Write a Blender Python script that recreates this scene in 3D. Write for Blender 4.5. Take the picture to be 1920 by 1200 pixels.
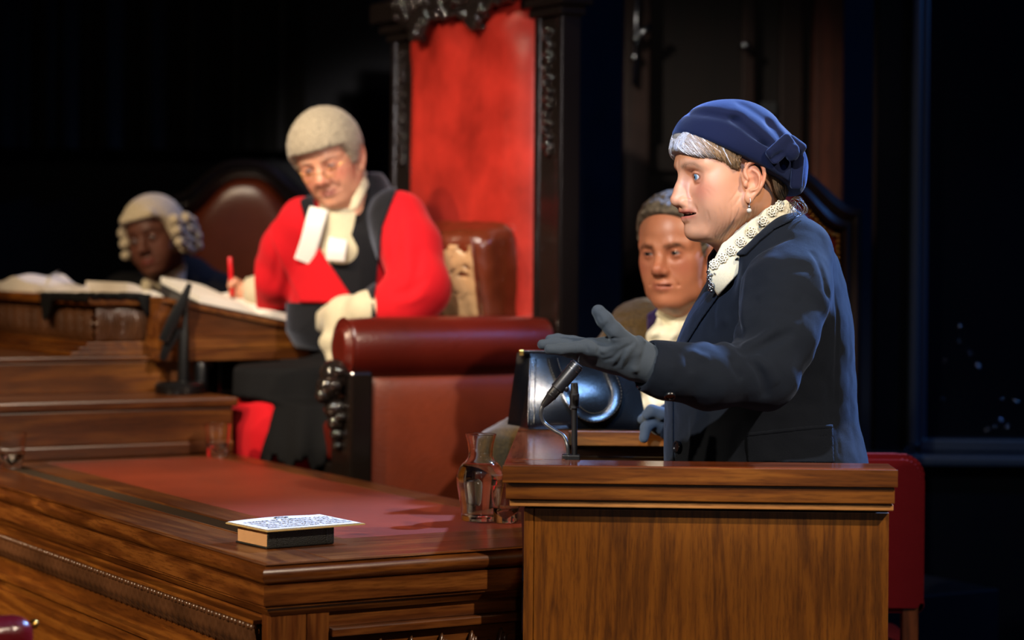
import bpy, bmesh, math, random
import numpy as np
from mathutils import Vector, Matrix, Euler, noise as mnoise

# ------------------------------------------------------------------ camera, world, light, exposure
for o in list(bpy.data.objects):
    bpy.data.objects.remove(o)
SC = bpy.context.scene
COL = SC.collection
F = 4200.0            # focal length in pixels of the 1920 px wide frame
ZC = 1.38             # camera height
ROLL = math.radians(0.5)
cam_d = bpy.data.cameras.new('camera')
cam = bpy.data.objects.new('camera', cam_d)
COL.objects.link(cam)
cam_d.sensor_width = 36.0
cam_d.lens = 36.0 * F / 1920.0
cam_d.shift_y = -120.0 / 1920.0
cam_d.clip_start = 0.05
cam_d.clip_end = 60
cam.matrix_world = Matrix.Translation((0, 0, ZC)) @ Matrix.Rotation(math.pi / 2, 4, 'X') @ Matrix.Rotation(ROLL, 4, 'Z')
cam_d.dof.use_dof = True
cam_d.dof.focus_distance = 4.21
cam_d.dof.aperture_fstop = 2.5
SC.camera = cam
SC.view_settings.view_transform = 'Standard'
SC.view_settings.look = 'None'
SC.view_settings.gamma = 1.0
SC.view_settings.use_curve_mapping = False
SC.view_settings.exposure = 0.0
world = bpy.data.worlds.new('dark_theatre')
SC.world = world
world.use_nodes = True
world.node_tree.nodes['Background'].inputs[0].default_value = (0.25, 0.4, 1.0, 1)
world.node_tree.nodes['Background'].inputs[1].default_value = 0.004


def spot(name, loc, target, power, color, size=40, blend=0.5, radius=0.12):
    d = bpy.data.lights.new(name, 'SPOT')
    d.energy = power
    d.color = color
    d.spot_size = math.radians(size)
    d.spot_blend = blend
    d.shadow_soft_size = radius
    o = bpy.data.objects.new(name, d)
    COL.objects.link(o)
    o.location = loc
    o.rotation_euler = (Vector(target) - Vector(loc)).to_track_quat('-Z', 'Y').to_euler()
    return o


WARM = (1.0, 0.86, 0.68)
COOL = (0.30, 0.52, 1.0)
# stage lanterns: witness key, judge key, side wash from stage right, blue back light, blue side, warm bench wash
spot('witness_spot', (-2.0, -0.6, 4.6), (0.40, 4.3, 1.42), 1900, (1.0, 0.93, 0.84), 12.5, 0.45, 0.06)
spot('judge_spot', (-1.6, 1.4, 5.0), (-0.44, 6.1, 1.42), 1600, (1.0, 0.91, 0.80), 14, 0.5, 0.06)
spot('table_spot', (3.2, 0.9, 4.4), (-0.35, 4.3, 0.9), 1080, (1.0, 0.80, 0.60), 34, 0.6, 0.06)
spot('throne_spot', (-3.4, 2.6, 4.9), (0.0, 6.3, 1.7), 800, (1.0, 0.84, 0.68), 20, 0.6, 0.1)
spot('front_of_house_spot', (0.9, -4.5, 2.5), (-0.12, 6.1, 1.75), 2000, (1.0, 0.90, 0.88), 6.2, 0.6, 0.12)
spot('front_wash', (0.9, -4.5, 2.9), (0.0, 5.0, 1.2), 100, (1.0, 0.86, 0.74), 22, 0.6, 0.15)
spot('blue_back_spot', (3.0, 7.0, 4.8), (0.5, 4.4, 1.3), 4200, (0.24, 0.46, 1.0), 22, 0.6, 0.1)
spot('bench_spot', (-4.0, 3.2, 4.4), (-1.05, 6.2, 1.05), 850, (1.0, 0.74, 0.48), 36, 0.7, 0.08)
spot('blue_wash', (4.6, 3.4, 4.2), (1.6, 7.2, 1.3), 480, (0.10, 0.32, 1.0), 50, 0.8, 0.2)
spot('cool_front_spot', (0.2, -1.2, 5.4), (0.13, 4.75, 1.08), 1900, (0.24, 0.50, 1.0), 6.5, 0.6, 0.10)
spot('left_wash', (-4.0, 2.5, 2.8), (-0.85, 4.45, 0.75), 800, (1.0, 0.78, 0.52), 30, 0.6, 0.05)
spot('side_blue_spot', (3.6, 4.2, 3.4), (1.7, 6.6, 0.95), 260, (0.08, 0.32, 1.0), 26, 0.7, 0.1)
spot('clerk_spot', (-2.8, 3.0, 4.8), (-0.98, 7.3, 1.42), 420, (1.0, 0.82, 0.62), 15, 0.6, 0.08)
spot('clerk_blue_spot', (1.2, 8.4, 4.6), (-1.1, 7.1, 1.4), 420, (0.35, 0.45, 1.0), 16, 0.6, 0.1)

# ------------------------------------------------------------------ helpers: layout
cR, sR = math.cos(ROLL), math.sin(ROLL)


def unroll(u, v):
    du, dv = u - 960.0, v - 480.0
    return du * cR + dv * sR, -du * sR + dv * cR


def P(u, v, Y):
    a, b = unroll(u, v)
    return Vector((a * Y / F, Y, ZC - b * Y / F))


def PZ(u, v, z):
    a, b = unroll(u, v)
    return P(u, v, (ZC - z) * F / b)


def pix(p):
    """pixel coordinates of an (N,3) array"""
    a = p[:, 0] * F / p[:, 1]
    b = (ZC - p[:, 2]) * F / p[:, 1]
    return a * cR - b * sR + 960.0, a * sR + b * cR + 480.0


def lin(c):
    return tuple(((x / 12.92) if x <= 0.04045 else ((x + 0.055) / 1.055) ** 2.4) for x in c)


def hexc(h):
    return lin(tuple(int(h[i:i + 2], 16) / 255.0 for i in (0, 2, 4)))


# ------------------------------------------------------------------ helpers: objects
def mesh_from(name, verts, faces, mat, smooth=False, auto=None):
    me = bpy.data.meshes.new(name)
    if isinstance(verts, np.ndarray):
        verts = verts.tolist()
    if isinstance(faces, np.ndarray):
        faces = faces.tolist()
    me.from_pydata(verts, [], faces)
    if mat:
        me.materials.append(mat)
    if smooth:
        me.polygons.foreach_set('use_smooth', [True] * len(me.polygons))
    me.update()
    if auto is not None:
        me.polygons.foreach_set('use_smooth', [True] * len(me.polygons))
        try:
            me.set_sharp_from_angle(angle=math.radians(auto))
        except Exception:
            pass
    return me


def link(name, me, parent=None, kind=None):
    o = bpy.data.objects.new(name, me)
    COL.objects.link(o)
    if parent is not None:
        o.parent = parent
    if kind:
        o['kind'] = kind
    return o


class Thing:
    """an Empty at the base of a thing; parts are given in the thing's own frame, or in world space with W=True"""

    def __init__(s, name, label, cat, loc=(0, 0, 0), rz=0.0, group=None, kind=None):
        o = bpy.data.objects.new(name, None)
        COL.objects.link(o)
        o.empty_display_size = 0.1
        o.location = loc
        o.rotation_euler = (0, 0, rz)
        if kind:
            o['kind'] = kind
        if label:
            o['label'] = label
        if cat:
            o['category'] = cat
        if group:
            o['group'] = group
        s.o = o
        s.M = Matrix.Translation(loc) @ Matrix.Rotation(rz, 4, 'Z')
        s.I = np.array(s.M.inverted())

    def add(s, name, vf, mat, smooth=False, auto=None, parent=None, W=False, label=None, kind=None):
        v, f = vf
        v = np.asarray(v, dtype=float)
        if W:
            v = v @ s.I[:3, :3].T + s.I[:3, 3]
        me = mesh_from(name, v, f, mat, smooth, auto)
        o = link(name, me, parent if parent is not None else s.o, kind)
        if label:
            o['label'] = label
        return o


def single(name, label, cat, vf, mat, loc=(0, 0, 0), rz=0.0, smooth=False, auto=None, group=None, kind=None):
    v, f = vf
    me = mesh_from(name, v, f, mat, smooth, auto)
    o = link(name, me, None, kind)
    o.location = loc
    o.rotation_euler = (0, 0, rz)
    if label:
        o['label'] = label
    if cat:
        o['category'] = cat
    if group:
        o['group'] = group
    return o


# ------------------------------------------------------------------ helpers: shapes -> (verts, faces)
def bm_out(bm):
    bm.verts.index_update()
    v = [tuple(x.co) for x in bm.verts]
    f = [[y.index for y in x.verts] for x in bm.faces]
    bm.free()
    return v, f


def box(x0, x1, y0, y1, z0, z1, bev=0.0, seg=2):
    bm = bmesh.new()
    bmesh.ops.create_cube(bm, size=1)
    for v in bm.verts:
        v.co = Vector(((x0 + x1) / 2 + v.co.x * (x1 - x0), (y0 + y1) / 2 + v.co.y * (y1 - y0), (z0 + z1) / 2 + v.co.z * (z1 - z0)))
    if bev > 0:
        bmesh.ops.bevel(bm, geom=list(bm.edges), offset=bev, segments=seg, affect='EDGES', profile=0.6)
    return bm_out(bm)


def xform(vf, M):
    v = np.asarray(vf[0], float)
    M = np.array(M)
    return v @ M[:3, :3].T + M[:3, 3], vf[1]


def join(*vfs):
    V, Fc, n = [], [], 0
    for v, f in vfs:
        v = np.asarray(v, float)
        V.append(v)
        Fc += [[i + n for i in q] for q in f]
        n += len(v)
    return np.concatenate(V), Fc


def clip_x(vf, xmax, M, fill=True):
    """cut away everything beyond world X = xmax, M the frame of vf"""
    v, f = vf
    bm = bmesh.new()
    bv = [bm.verts.new(tuple(x)) for x in v]
    for q in f:
        try:
            bm.faces.new([bv[i] for i in q])
        except ValueError:
            pass
    I = M.inverted()
    co = I @ Vector((xmax, 0, 0))
    no = (I.to_3x3() @ Vector((1, 0, 0))).normalized()
    r = bmesh.ops.bisect_plane(bm, geom=list(bm.verts) + list(bm.edges) + list(bm.faces), plane_co=co, plane_no=no, clear_outer=True)
    if fill:
        ed = [e for e in r['geom_cut'] if isinstance(e, bmesh.types.BMEdge)]
        if ed:
            try:
                bmesh.ops.contextual_create(bm, geom=ed)
            except Exception:
                pass
    return bm_out(bm)


def prism(poly, y0, y1, bev=0.0):
    """polygon in x,z extruded along y"""
    n = len(poly)
    v = [(x, y0, z) for x, z in poly] + [(x, y1, z) for x, z in poly]
    f = [list(range(n))[::-1], list(range(n, 2 * n))]
    f += [[i, (i + 1) % n, n + (i + 1) % n, n + i] for i in range(n)]
    if bev:
        bm = bmesh.new()
        bv = [bm.verts.new(x) for x in v]
        for q in f:
            bm.faces.new([bv[i] for i in q])
        bmesh.ops.recalc_face_normals(bm, faces=list(bm.faces))
        bmesh.ops.bevel(bm, geom=list(bm.edges), offset=bev, segments=2, affect='EDGES')
        return bm_out(bm)
    return v, f


def lathe(prof, seg=40, closed=False):
    v, f = [], []
    n = len(prof)
    for i in range(seg):
        a = 2 * math.pi * i / seg
        for r, z in prof:
            v.append((r * math.cos(a), r * math.sin(a), z))
    for i in range(seg):
        j = (i + 1) % seg
        for k in range(n if closed else n - 1):
            l = (k + 1) % n
            f.append([i * n + k, j * n + k, j * n + l, i * n + l])
    return v, f


def tube(pts, rad, seg=10, cap=True, flat=None, up=None):
    """tube along points; rad number or list; flat=(w,h) factors with up direction for ribbons"""
    pts = [Vector(p) for p in pts]
    n = len(pts)
    if not hasattr(rad, '__len__'):
        rad = [rad] * n
    v, f = [], []
    ref = Vector(up) if up is not None else None
    prevn = None
    for i in range(n):
        t = (pts[min(i + 1, n - 1)] - pts[max(i - 1, 0)]).normalized()
        if ref is not None:
            nn = ref - t * ref.dot(t)
        elif prevn is None:
            r0 = Vector((0, 0, 1)) if abs(t.z) < 0.9 else Vector((1, 0, 0))
            nn = r0 - t * r0.dot(t)
        else:
            nn = prevn - t * prevn.dot(t)
        nn.normalize()
        prevn = nn
        bb = t.cross(nn)
        w, h = flat if flat else (1, 1)
        for k in range(seg):
            a = 2 * math.pi * k / seg
            c_, s_ = math.cos(a), math.sin(a)
            if flat:
                c_ = math.copysign(abs(c_) ** 0.5, c_)
                s_ = math.copysign(abs(s_) ** 0.5, s_)
            v.append(tuple(pts[i] + nn * (c_ * rad[i] * h) + bb * (s_ * rad[i] * w)))
    for i in range(n - 1):
        for k in range(seg):
            l = (k + 1) % seg
            f.append([i * seg + k, i * seg + l, (i + 1) * seg + l, (i + 1) * seg + k])
    if cap:
        f.append(list(range(seg))[::-1])
        f.append([(n - 1) * seg + k for k in range(seg)])
    return v, f


def smooth_path(pts, n=8):
    """catmull-rom through points"""
    pts = [np.array(p, float) for p in pts]
    out = []
    m = len(pts)
    for i in range(m - 1):
        p0, p1, p2, p3 = pts[max(i - 1, 0)], pts[i], pts[i + 1], pts[min(i + 2, m - 1)]
        for k in range(n):
            t = k / n
            out.append(0.5 * ((2 * p1) + (-p0 + p2) * t + (2 * p0 - 5 * p1 + 4 * p2 - p3) * t * t + (-p0 + 3 * p1 - 3 * p2 + p3) * t ** 3))
    out.append(pts[-1])
    return out


def moulding(path, prof):
    """profile (outward, z) swept along a flat path with mitred corners; outward is the right-hand side of the path"""
    path = [Vector((p[0], p[1])) for p in path]
    n = len(path)
    v, f = [], []
    for i in range(n):
        ds = []
        if i > 0:
            ds.append((path[i] - path[i - 1]).normalized())
        if i < n - 1:
            ds.append((path[i + 1] - path[i]).normalized())
        ns = [Vector((d.y, -d.x)) for d in ds]
        if len(ns) == 2:
            m = (ns[0] + ns[1]).normalized()
            m = m / max(m.dot(ns[0]), 0.2)
        else:
            m = ns[0]
        for o_, z in prof:
            q = path[i] + m * o_
            v.append((q.x, q.y, z))
    k = len(prof)
    for i in range(n - 1):
        for j in range(k):
            l = (j + 1) % k
            f.append([i * k + j, (i + 1) * k + j, (i + 1) * k + l, i * k + l])
    f.append(list(range(k)))
    f.append([(n - 1) * k + j for j in range(k)][::-1])
    return v, f


def grid(fn, nu, nv, cu=False):
    v = [fn(i / (nu if cu else nu - 1), j / (nv - 1)) for i in range(nu) for j in range(nv)]
    f = []
    for i in range(nu if cu else nu - 1):
        i2 = (i + 1) % nu
        for j in range(nv - 1):
            f.append([i * nv + j, i2 * nv + j, i2 * nv + j + 1, i * nv + j + 1])
    return v, f


def ball(c, r, sub=2):
    bm = bmesh.new()
    bmesh.ops.create_icosphere(bm, subdivisions=sub, radius=1)
    r = r if hasattr(r, '__len__') else (r, r, r)
    for v in bm.verts:
        v.co = Vector((c[0] + v.co.x * r[0], c[1] + v.co.y * r[1], c[2] + v.co.z * r[2]))
    return bm_out(bm)


# ------------------------------------------------------------------ helpers: materials
def new_mat(name):
    m = bpy.data.materials.new(name)
    m.use_nodes = True
    nt = m.node_tree
    b = nt.nodes['Principled BSDF']
    return m, nt, b


def ramp(nt, fac, stops):
    r = nt.nodes.new('ShaderNodeValToRGB')
    while len(r.color_ramp.elements) < len(stops):
        r.color_ramp.elements.new(0.5)
    for e, (p, c) in zip(r.color_ramp.elements, stops):
        e.position = p
        e.color = (*c, 1) if len(c) == 3 else c
    nt.links.new(fac, r.inputs[0])
    return r.outputs[0]


def coords(nt, scale, rot=(0, 0, 0)):
    tc = nt.nodes.new('ShaderNodeTexCoord')
    mp = nt.nodes.new('ShaderNodeMapping')
    mp.inputs['Scale'].default_value = scale
    mp.inputs['Rotation'].default_value = rot
    nt.links.new(tc.outputs['Object'], mp.inputs[0])
    return mp.outputs[0]


def noise_tex(nt, vec, scale, detail=4, rough=0.55, dist=0.0):
    n = nt.nodes.new('ShaderNodeTexNoise')
    n.inputs['Scale'].default_value = scale
    n.inputs['Detail'].default_value = detail
    n.inputs['Roughness'].default_value = rough
    n.inputs['Distortion'].default_value = dist
    if vec is not None:
        nt.links.new(vec, n.inputs['Vector'])
    return n.outputs['Fac']


def bump(nt, b, fac, strength=0.2, dist=0.002, prev=None):
    n = nt.nodes.new('ShaderNodeBump')
    n.inputs['Strength'].default_value = strength
    n.inputs['Distance'].default_value = dist
    nt.links.new(fac, n.inputs['Height'])
    if prev is not None:
        nt.links.new(prev, n.inputs['Normal'])
    nt.links.new(n.outputs[0], b.inputs['Normal'])
    return n.outputs[0]


def mix(nt, fac, a, b_, mode='MIX'):
    n = nt.nodes.new('ShaderNodeMix')
    n.data_type = 'RGBA'
    n.blend_type = mode
    for s_, val in ((n.inputs[0], fac), (n.inputs[6], a), (n.inputs[7], b_)):
        if isinstance(val, (int, float)):
            s_.default_value = val
        elif isinstance(val, tuple):
            s_.default_value = (*val, 1)
        else:
            nt.links.new(val, s_)
    return n.outputs[2]


def wood(name, dark, mid, light, axis='Z', scale=1.0, rough=0.38, spec=0.5, figure=1.0):
    m, nt, b = new_mat(name)
    st = {'X': (0.7, 9, 9), 'Y': (9, 0.7, 9), 'Z': (9, 9, 0.7)}[axis]
    st = tuple(x * scale for x in st)
    v = coords(nt, st)
    n1 = noise_tex(nt, v, 1.5, 3, 0.5, 0.6 * figure)
    # growth rings: sine of the warped noise
    mth = nt.nodes.new('ShaderNodeMath'); mth.operation = 'MULTIPLY'; mth.inputs[1].default_value = 30.0 * figure
    nt.links.new(n1, mth.inputs[0])
    sn = nt.nodes.new('ShaderNodeMath'); sn.operation = 'SINE'
    nt.links.new(mth.outputs[0], sn.inputs[0])
    mr = nt.nodes.new('ShaderNodeMapRange'); mr.inputs[1].default_value = -1.0
    nt.links.new(sn.outputs[0], mr.inputs[0])
    c1 = ramp(nt, mr.outputs[0], [(0.0, tuple(0.35 * a + 0.65 * b_ for a, b_ in zip(dark, mid))), (0.3, mid), (1.0, tuple(0.5 * a + 0.5 * b_ for a, b_ in zip(mid, light)))])
    v2 = coords(nt, tuple(x * 7 for x in st))
    n2 = noise_tex(nt, v2, 3.0, 3, 0.7)
    pores = ramp(nt, n2, [(0.34, (0.5, 0.45, 0.42)), (0.54, (1.05, 1.05, 1.05))])
    c2 = mix(nt, 0.75, c1, pores, 'MULTIPLY')
    n3 = noise_tex(nt, coords(nt, (2, 2, 2)), 2.0, 2)
    c3 = mix(nt, 0.5, c2, ramp(nt, n3, [(0.3, (0.6, 0.55, 0.5)), (0.7, (1.1, 1.1, 1.1))]), 'MULTIPLY')
    nt.links.new(c3, b.inputs['Base Color'])
    b.inputs['Roughness'].default_value = rough
    b.inputs['Specular IOR Level'].default_value = spec
    bump(nt, b, n2, 0.12, 0.001)
    return m


def plain(name, col, rough=0.5, metal=0.0, spec=0.5, nscale=0, nstr=0.1, var=0.0, sheen=0.0, sheen_tint=None, coat=0.0, ndist=0.002):
    m, nt, b = new_mat(name)
    b.inputs['Base Color'].default_value = (*col, 1)
    b.inputs['Roughness'].default_value = rough
    b.inputs['Metallic'].default_value = metal
    b.inputs['Specular IOR Level'].default_value = spec
    b.inputs['Coat Weight'].default_value = coat
    if sheen:
        b.inputs['Sheen Weight'].default_value = sheen
        b.inputs['Sheen Roughness'].default_value = 0.4
        if sheen_tint:
            b.inputs['Sheen Tint'].default_value = (*sheen_tint, 1)
    if nscale:
        n = noise_tex(nt, coords(nt, (1, 1, 1)), nscale, 4, 0.6)
        bump(nt, b, n, nstr, ndist)
    if var:
        n = noise_tex(nt, coords(nt, (1, 1, 1)), 6, 4, 0.6)
        c = ramp(nt, n, [(0.3, tuple(x * (1 - var) for x in col)), (0.7, tuple(min(1, x * (1 + var)) for x in col))])
        nt.links.new(c, b.inputs['Base Color'])
    return m


def attr_mat(name, rough=0.5, sss=0.0, spec=0.4, nscale=0, nstr=0.1, sheen=0.0, ndist=0.001):
    m, nt, b = new_mat(name)
    a = nt.nodes.new('ShaderNodeAttribute')
    a.attribute_name = 'tint'
    nt.links.new(a.outputs['Color'], b.inputs['Base Color'])
    b.inputs['Roughness'].default_value = rough
    b.inputs['Specular IOR Level'].default_value = spec
    if sss:
        b.inputs['Subsurface Weight'].default_value = sss
        b.inputs['Subsurface Radius'].default_value = (1.0, 0.35, 0.2)
        b.inputs['Subsurface Scale'].default_value = 0.006
    if sheen:
        b.inputs['Sheen Weight'].default_value = sheen
    if nscale:
        n = noise_tex(nt, coords(nt, (1, 1, 1)), nscale, 4, 0.6)
        bump(nt, b, n, nstr, ndist)
    return m


def set_tint(o, cols):
    me = o.data
    at = me.attributes.new('tint', 'FLOAT_COLOR', 'POINT')
    c = np.ones((len(me.vertices), 4), np.float32)
    c[:, :3] = cols
    at.data.foreach_set('color', c.ravel())


def leather(name, col, rough=0.32, nstr=0.25, var=0.25, nscale=140):
    m, nt, b = new_mat(name)
    n = noise_tex(nt, coords(nt, (1, 1, 1)), 5, 5, 0.65)
    c = ramp(nt, n, [(0.3, tuple(x * (1 - var) for x in col)), (0.7, tuple(min(1, x * (1 + var)) for x in col))])
    nt.links.new(c, b.inputs['Base Color'])
    b.inputs['Roughness'].default_value = rough
    vo = nt.nodes.new('ShaderNodeTexVoronoi')
    vo.inputs['Scale'].default_value = nscale
    nt.links.new(coords(nt, (1, 1, 1)), vo.inputs['Vector'])
    bump(nt, b, vo.outputs['Distance'], nstr, 0.0015)
    return m


def cloth(name, col, scale=700, nstr=0.35, sheen=0.25, tint=None, rough=0.85, var=0.15):
    m, nt, b = new_mat(name)
    n = noise_tex(nt, coords(nt, (1, 1, 1)), scale, 2, 0.6)
    c = ramp(nt, n, [(0.3, tuple(x * (1 - var) for x in col)), (0.75, tuple(min(1, x * (1 + var)) for x in col))])
    nt.links.new(c, b.inputs['Base Color'])
    b.inputs['Roughness'].default_value = rough
    b.inputs['Specular IOR Level'].default_value = 0.15
    b.inputs['Sheen Weight'].default_value = sheen
    b.inputs['Sheen Roughness'].default_value = 0.45
    if tint:
        b.inputs['Sheen Tint'].default_value = (*tint, 1)
    n2 = noise_tex(nt, coords(nt, (1, 1, 1)), 25, 3, 0.5)
    p = bump(nt, b, n2, 0.25, 0.006)
    bump(nt, b, n, nstr, 0.0008, p)
    return m


def glass_mat(name, col=(1, 1, 1), rough=0.0, ior=1.45):
    m, nt, b = new_mat(name)
    b.inputs['Base Color'].default_value = (*col, 1)
    b.inputs['Roughness'].default_value = rough
    b.inputs['IOR'].default_value = ior
    b.inputs['Transmission Weight'].default_value = 1.0
    return m


M = {}
M['oak_x'] = wood('oak_x', hexc('3c1d06'), hexc('6a3a0f'), hexc('8f591f'), 'X', 1.0, 0.36)
M['oak_y'] = wood('oak_y', hexc('3c1d06'), hexc('6a3a0f'), hexc('8f591f'), 'Y', 1.0, 0.36)
M['oak_z'] = wood('oak_z', hexc('52290a'), hexc('87500f'), hexc('a96a1e'), 'Z', 1.0, 0.4)
M['strip_x'] = wood('strip_x', hexc('96602c'), hexc('b87f45'), hexc('cf9a5c'), 'X', 1.0, 0.5, 0.4, 0.4)
M['mah_x'] = wood('mah_x', hexc('351a08'), hexc('5b3011'), hexc('7f4e20'), 'X', 1.0, 0.3)
M['mah_y'] = wood('mah_y', hexc('351a08'), hexc('5b3011'), hexc('7f4e20'), 'Y', 1.0, 0.3)
M['mah_z'] = wood('mah_z', hexc('351a08'), hexc('5b3011'), hexc('7f4e20'), 'Z', 1.0, 0.3)
M['red_x'] = wood('red_x', hexc('4a1f10'), hexc('6d3419'), hexc('8a4724'), 'X', 1.0, 0.14, 0.6, 0.6)
M['red_y'] = wood('red_y', hexc('4a1f10'), hexc('6d3419'), hexc('8a4724'), 'Y', 1.0, 0.14, 0.6, 0.6)
M['carved'] = plain('carved_wood', hexc('523420'), 0.28, 0, 0.7, 60, 0.3, 0.35)
M['ebony'] = plain('ebonised_wood', hexc('16110f'), 0.16, 0, 0.7, 40, 0.1)
M['ebony_gloss'] = plain('polished_ebony', hexc('1c1715'), 0.1, 0, 0.8)
M['ebony_matt'] = plain('dark_frame_wood', hexc('1b1210'), 0.35, 0, 0.5, 40, 0.15, 0.3)
M['red_leather'] = leather('red_leather', hexc('93241b'), 0.30, 0.12, 0.35)
M['ox_leather'] = leather('oxblood_leather', hexc('4c120a'), 0.3)
M['tan_leather'] = leather('russet_leather', hexc('6e280a'), 0.45)
M['brown_leather'] = leather('brown_leather', hexc('53210f'), 0.28)
M['table_leather'] = leather('table_leather', hexc('823621'), 0.42, 0.15, 0.18)
M['black_leather'] = leather('black_leather', hexc('08090c'), 0.2, 0.10, 0.2, 420)
M['black_metal'] = plain('black_metal', hexc('0b0b0c'), 0.3, 0.0, 0.5, 400, 0.05)
M['black_cloth'] = cloth('black_cloth', hexc('0c0c0d'), 500, 0.3, 0.0)
M['brass'] = plain('brass', hexc('c89a4a'), 0.3, 1.0)
M['steel'] = plain('steel', hexc('a8aeb8'), 0.25, 1.0)
M['paper'] = plain('paper', hexc('d9d2c4'), 0.8, 0, 0.2, 300, 0.05, 0.08)
M['page_edge'] = plain('page_edge', hexc('c79a70'), 0.8, 0, 0.2, 500, 0.3, 0.15)
M['card'] = plain('card_board', hexc('b79a62'), 0.7, 0, 0.2)
M['ink'] = plain('ink', hexc('17171c'), 0.7)
M['glass'] = glass_mat('glass')
M['water'] = glass_mat('water', (0.98, 0.99, 1.0), 0.0, 1.33)
# ================================================================== the setting
M['floor'] = plain('stage_floor', hexc('0b0c10'), 0.35, 0, 0.5, 30, 0.1)
M['wall'] = plain('dark_wall', hexc('05080f'), 0.6, 0, 0.3, 12, 0.1, 0.3)
M['curtain'] = cloth('curtain_cloth', hexc('1d1b16'), 200, 0.2, 0.1)
M['door_wood'] = wood('door_wood', hexc('180a06'), hexc('27120c'), hexc('341a12'), 'Z', 0.6, 0.6)
M['door_dark'] = wood('door_dark', hexc('0a0504'), hexc('110806'), hexc('180b08'), 'Z', 0.6, 0.6)
M['gloss'] = plain('black_gloss', hexc('030406'), 0.12, 0, 0.6, 8, 0.05)
M['gloss_frame'] = plain('blue_lit_lacquer', hexc('0c141e'), 0.3, 0, 0.6, 8, 0.05)  # blue glow on frame and ledge put into the base colour

single('floor', None, None, box(-6, 6, -1, 10, -0.1, 0, 0), M['floor'], kind='structure')
single('wall_back', None, None, box(-6, 6, 9.3, 9.45, 0, 5.2, 0), M['wall'], kind='structure')
single('wall_left', None, None, box(-3.6, -3.45, 4, 9.3, 0, 5.2, 0), M['wall'], kind='structure')

# platform under the bench and the throne
CA = math.radians(30.5)
TC = Vector((-0.42, 3.82, 0.0))          # near corner of the clerk's table
TM = Matrix.Translation(TC) @ Matrix.Rotation(CA, 4, 'Z')
TMn = np.array(TM)
single('floor_platform', None, None, box(0.95, 2.6, 1.0, 4.6, 0.0, 0.5, 0.004), M['floor'], loc=TC, rz=CA, kind='structure')
single('floor_platform_bench', None, None, box(-0.4, 0.95, 2.9, 4.6, 0.0, 0.5, 0.004), M['floor'], loc=TC, rz=CA, kind='structure')

# curtain hanging at the back, its hem above the clerk
def curt(s, t):
    x = -2.75 + 1.93 * s
    z = 1.79 + 2.6 * t
    y = 8.85 + 0.05 * math.sin(s * 62 + 0.8 * math.sin(s * 9)) + 0.025 * math.sin(s * 141 + 1.3)
    return (x, y, z)
cu = single('stage_curtain', 'dark pleated curtain hanging high behind the bench', 'curtain', grid(curt, 240, 6), M['curtain'], smooth=True)
md = cu.modifiers.new('thick', 'SOLIDIFY'); md.thickness = 0.006

# panelled door behind the man in the cravat
YD = 7.4
def door_x(u):
    return P(u, 300, YD).x
dr = Thing('door_1', None, None, (door_x(1168), YD, 0), 0, kind='structure')
def dpart(name, u0, u1, y0, y1, z0, z1, mat, bev=0.006, parent=None):
    x0 = door_x(1168)
    return dr.add(name, box(door_x(u0) - x0, door_x(u1) - x0, y0, y1, z0, z1, bev), mat, parent=parent)
dpart('frame', 1168, 1216, -0.06, 0.05, 0.5, 3.2, M['door_wood'])
dpart('panel', 1212, 1392, 0.0, 0.03, 0.5, 3.2, M['door_dark'])
dpart('rail', 1216, 1390, -0.02, 0.01, 1.66, 1.75, M['door_dark'])
st2 = dpart('stile', 1388, 1412, -0.04, 0.03, 0.5, 3.2, M['door_wood'])
dpart('panel', 1412, 1462, 0.0, 0.03, 0.5, 3.2, M['door_dark'])
dpart('stile', 1460, 1502, -0.03, 0.03, 0.5, 3.2, M['door_wood'])
dpart('panel', 1500, 1522, 0.0, 0.03, 0.5, 3.2, M['door_dark'])
M['door_wood_lit'] = wood('door_wood_lit', hexc('3a1a10'), hexc('52281a'), hexc('683526'), 'Z', 0.6, 0.6)  # lit copy of the door wood, the light is put into the colour
dpart('frame', 1520, 1574, -0.08, 0.05, 0.5, 3.2, M['door_wood_lit'])
x0 = door_x(1168)
def dl(u, v, y):
    p = P(u, v, YD + y)
    return (p.x - x0, y, p.z)
bolt = dr.add('bolt', tube([dl(1197, -40, -0.075), dl(1193, 60, -0.075), dl(1190, 160, -0.075)], 0.008, 10), M['steel'], smooth=True, label='long grey steel door bolt')
dr.add('handle', tube([dl(1193, 80, -0.085), dl(1205, 62, -0.1), dl(1220, 48, -0.1)], [0.012, 0.011, 0.012], 10), M['steel'], smooth=True, parent=bolt)
dr.add('collar', join(ball(dl(1195, 74, -0.08), 0.019), ball(dl(1192, 108, -0.08), 0.016)), M['steel'], smooth=True, parent=bolt)
kb = dr.add('door_knob', join(ball(dl(1398, 86, -0.07), (0.017, 0.014, 0.017)), tube([dl(1398, 86, -0.03), dl(1398, 86, -0.06)], 0.008, 10)), M['steel'], smooth=True, parent=st2)
dr.add('wall_plate', box(*(lambda a, b: (a[0], b[0], -0.012, 0.0, b[2], a[2]))(dl(1418, 192, 0), dl(1456, 216, 0)), 0.003), plain('plate_grey', hexc('33363a'), 0.5))

# blue-lit backcloth strip between throne and door, and beyond the door
M['backcloth'] = plain('blue_backcloth', hexc('060e18'), 0.8, 0, 0.2, 10, 0.1, 0.3)
single('wall_backcloth', None, None, box(-0.1, 2.6, 9.0, 9.05, 0.2, 4.6, 0), M['backcloth'], kind='structure')

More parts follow.
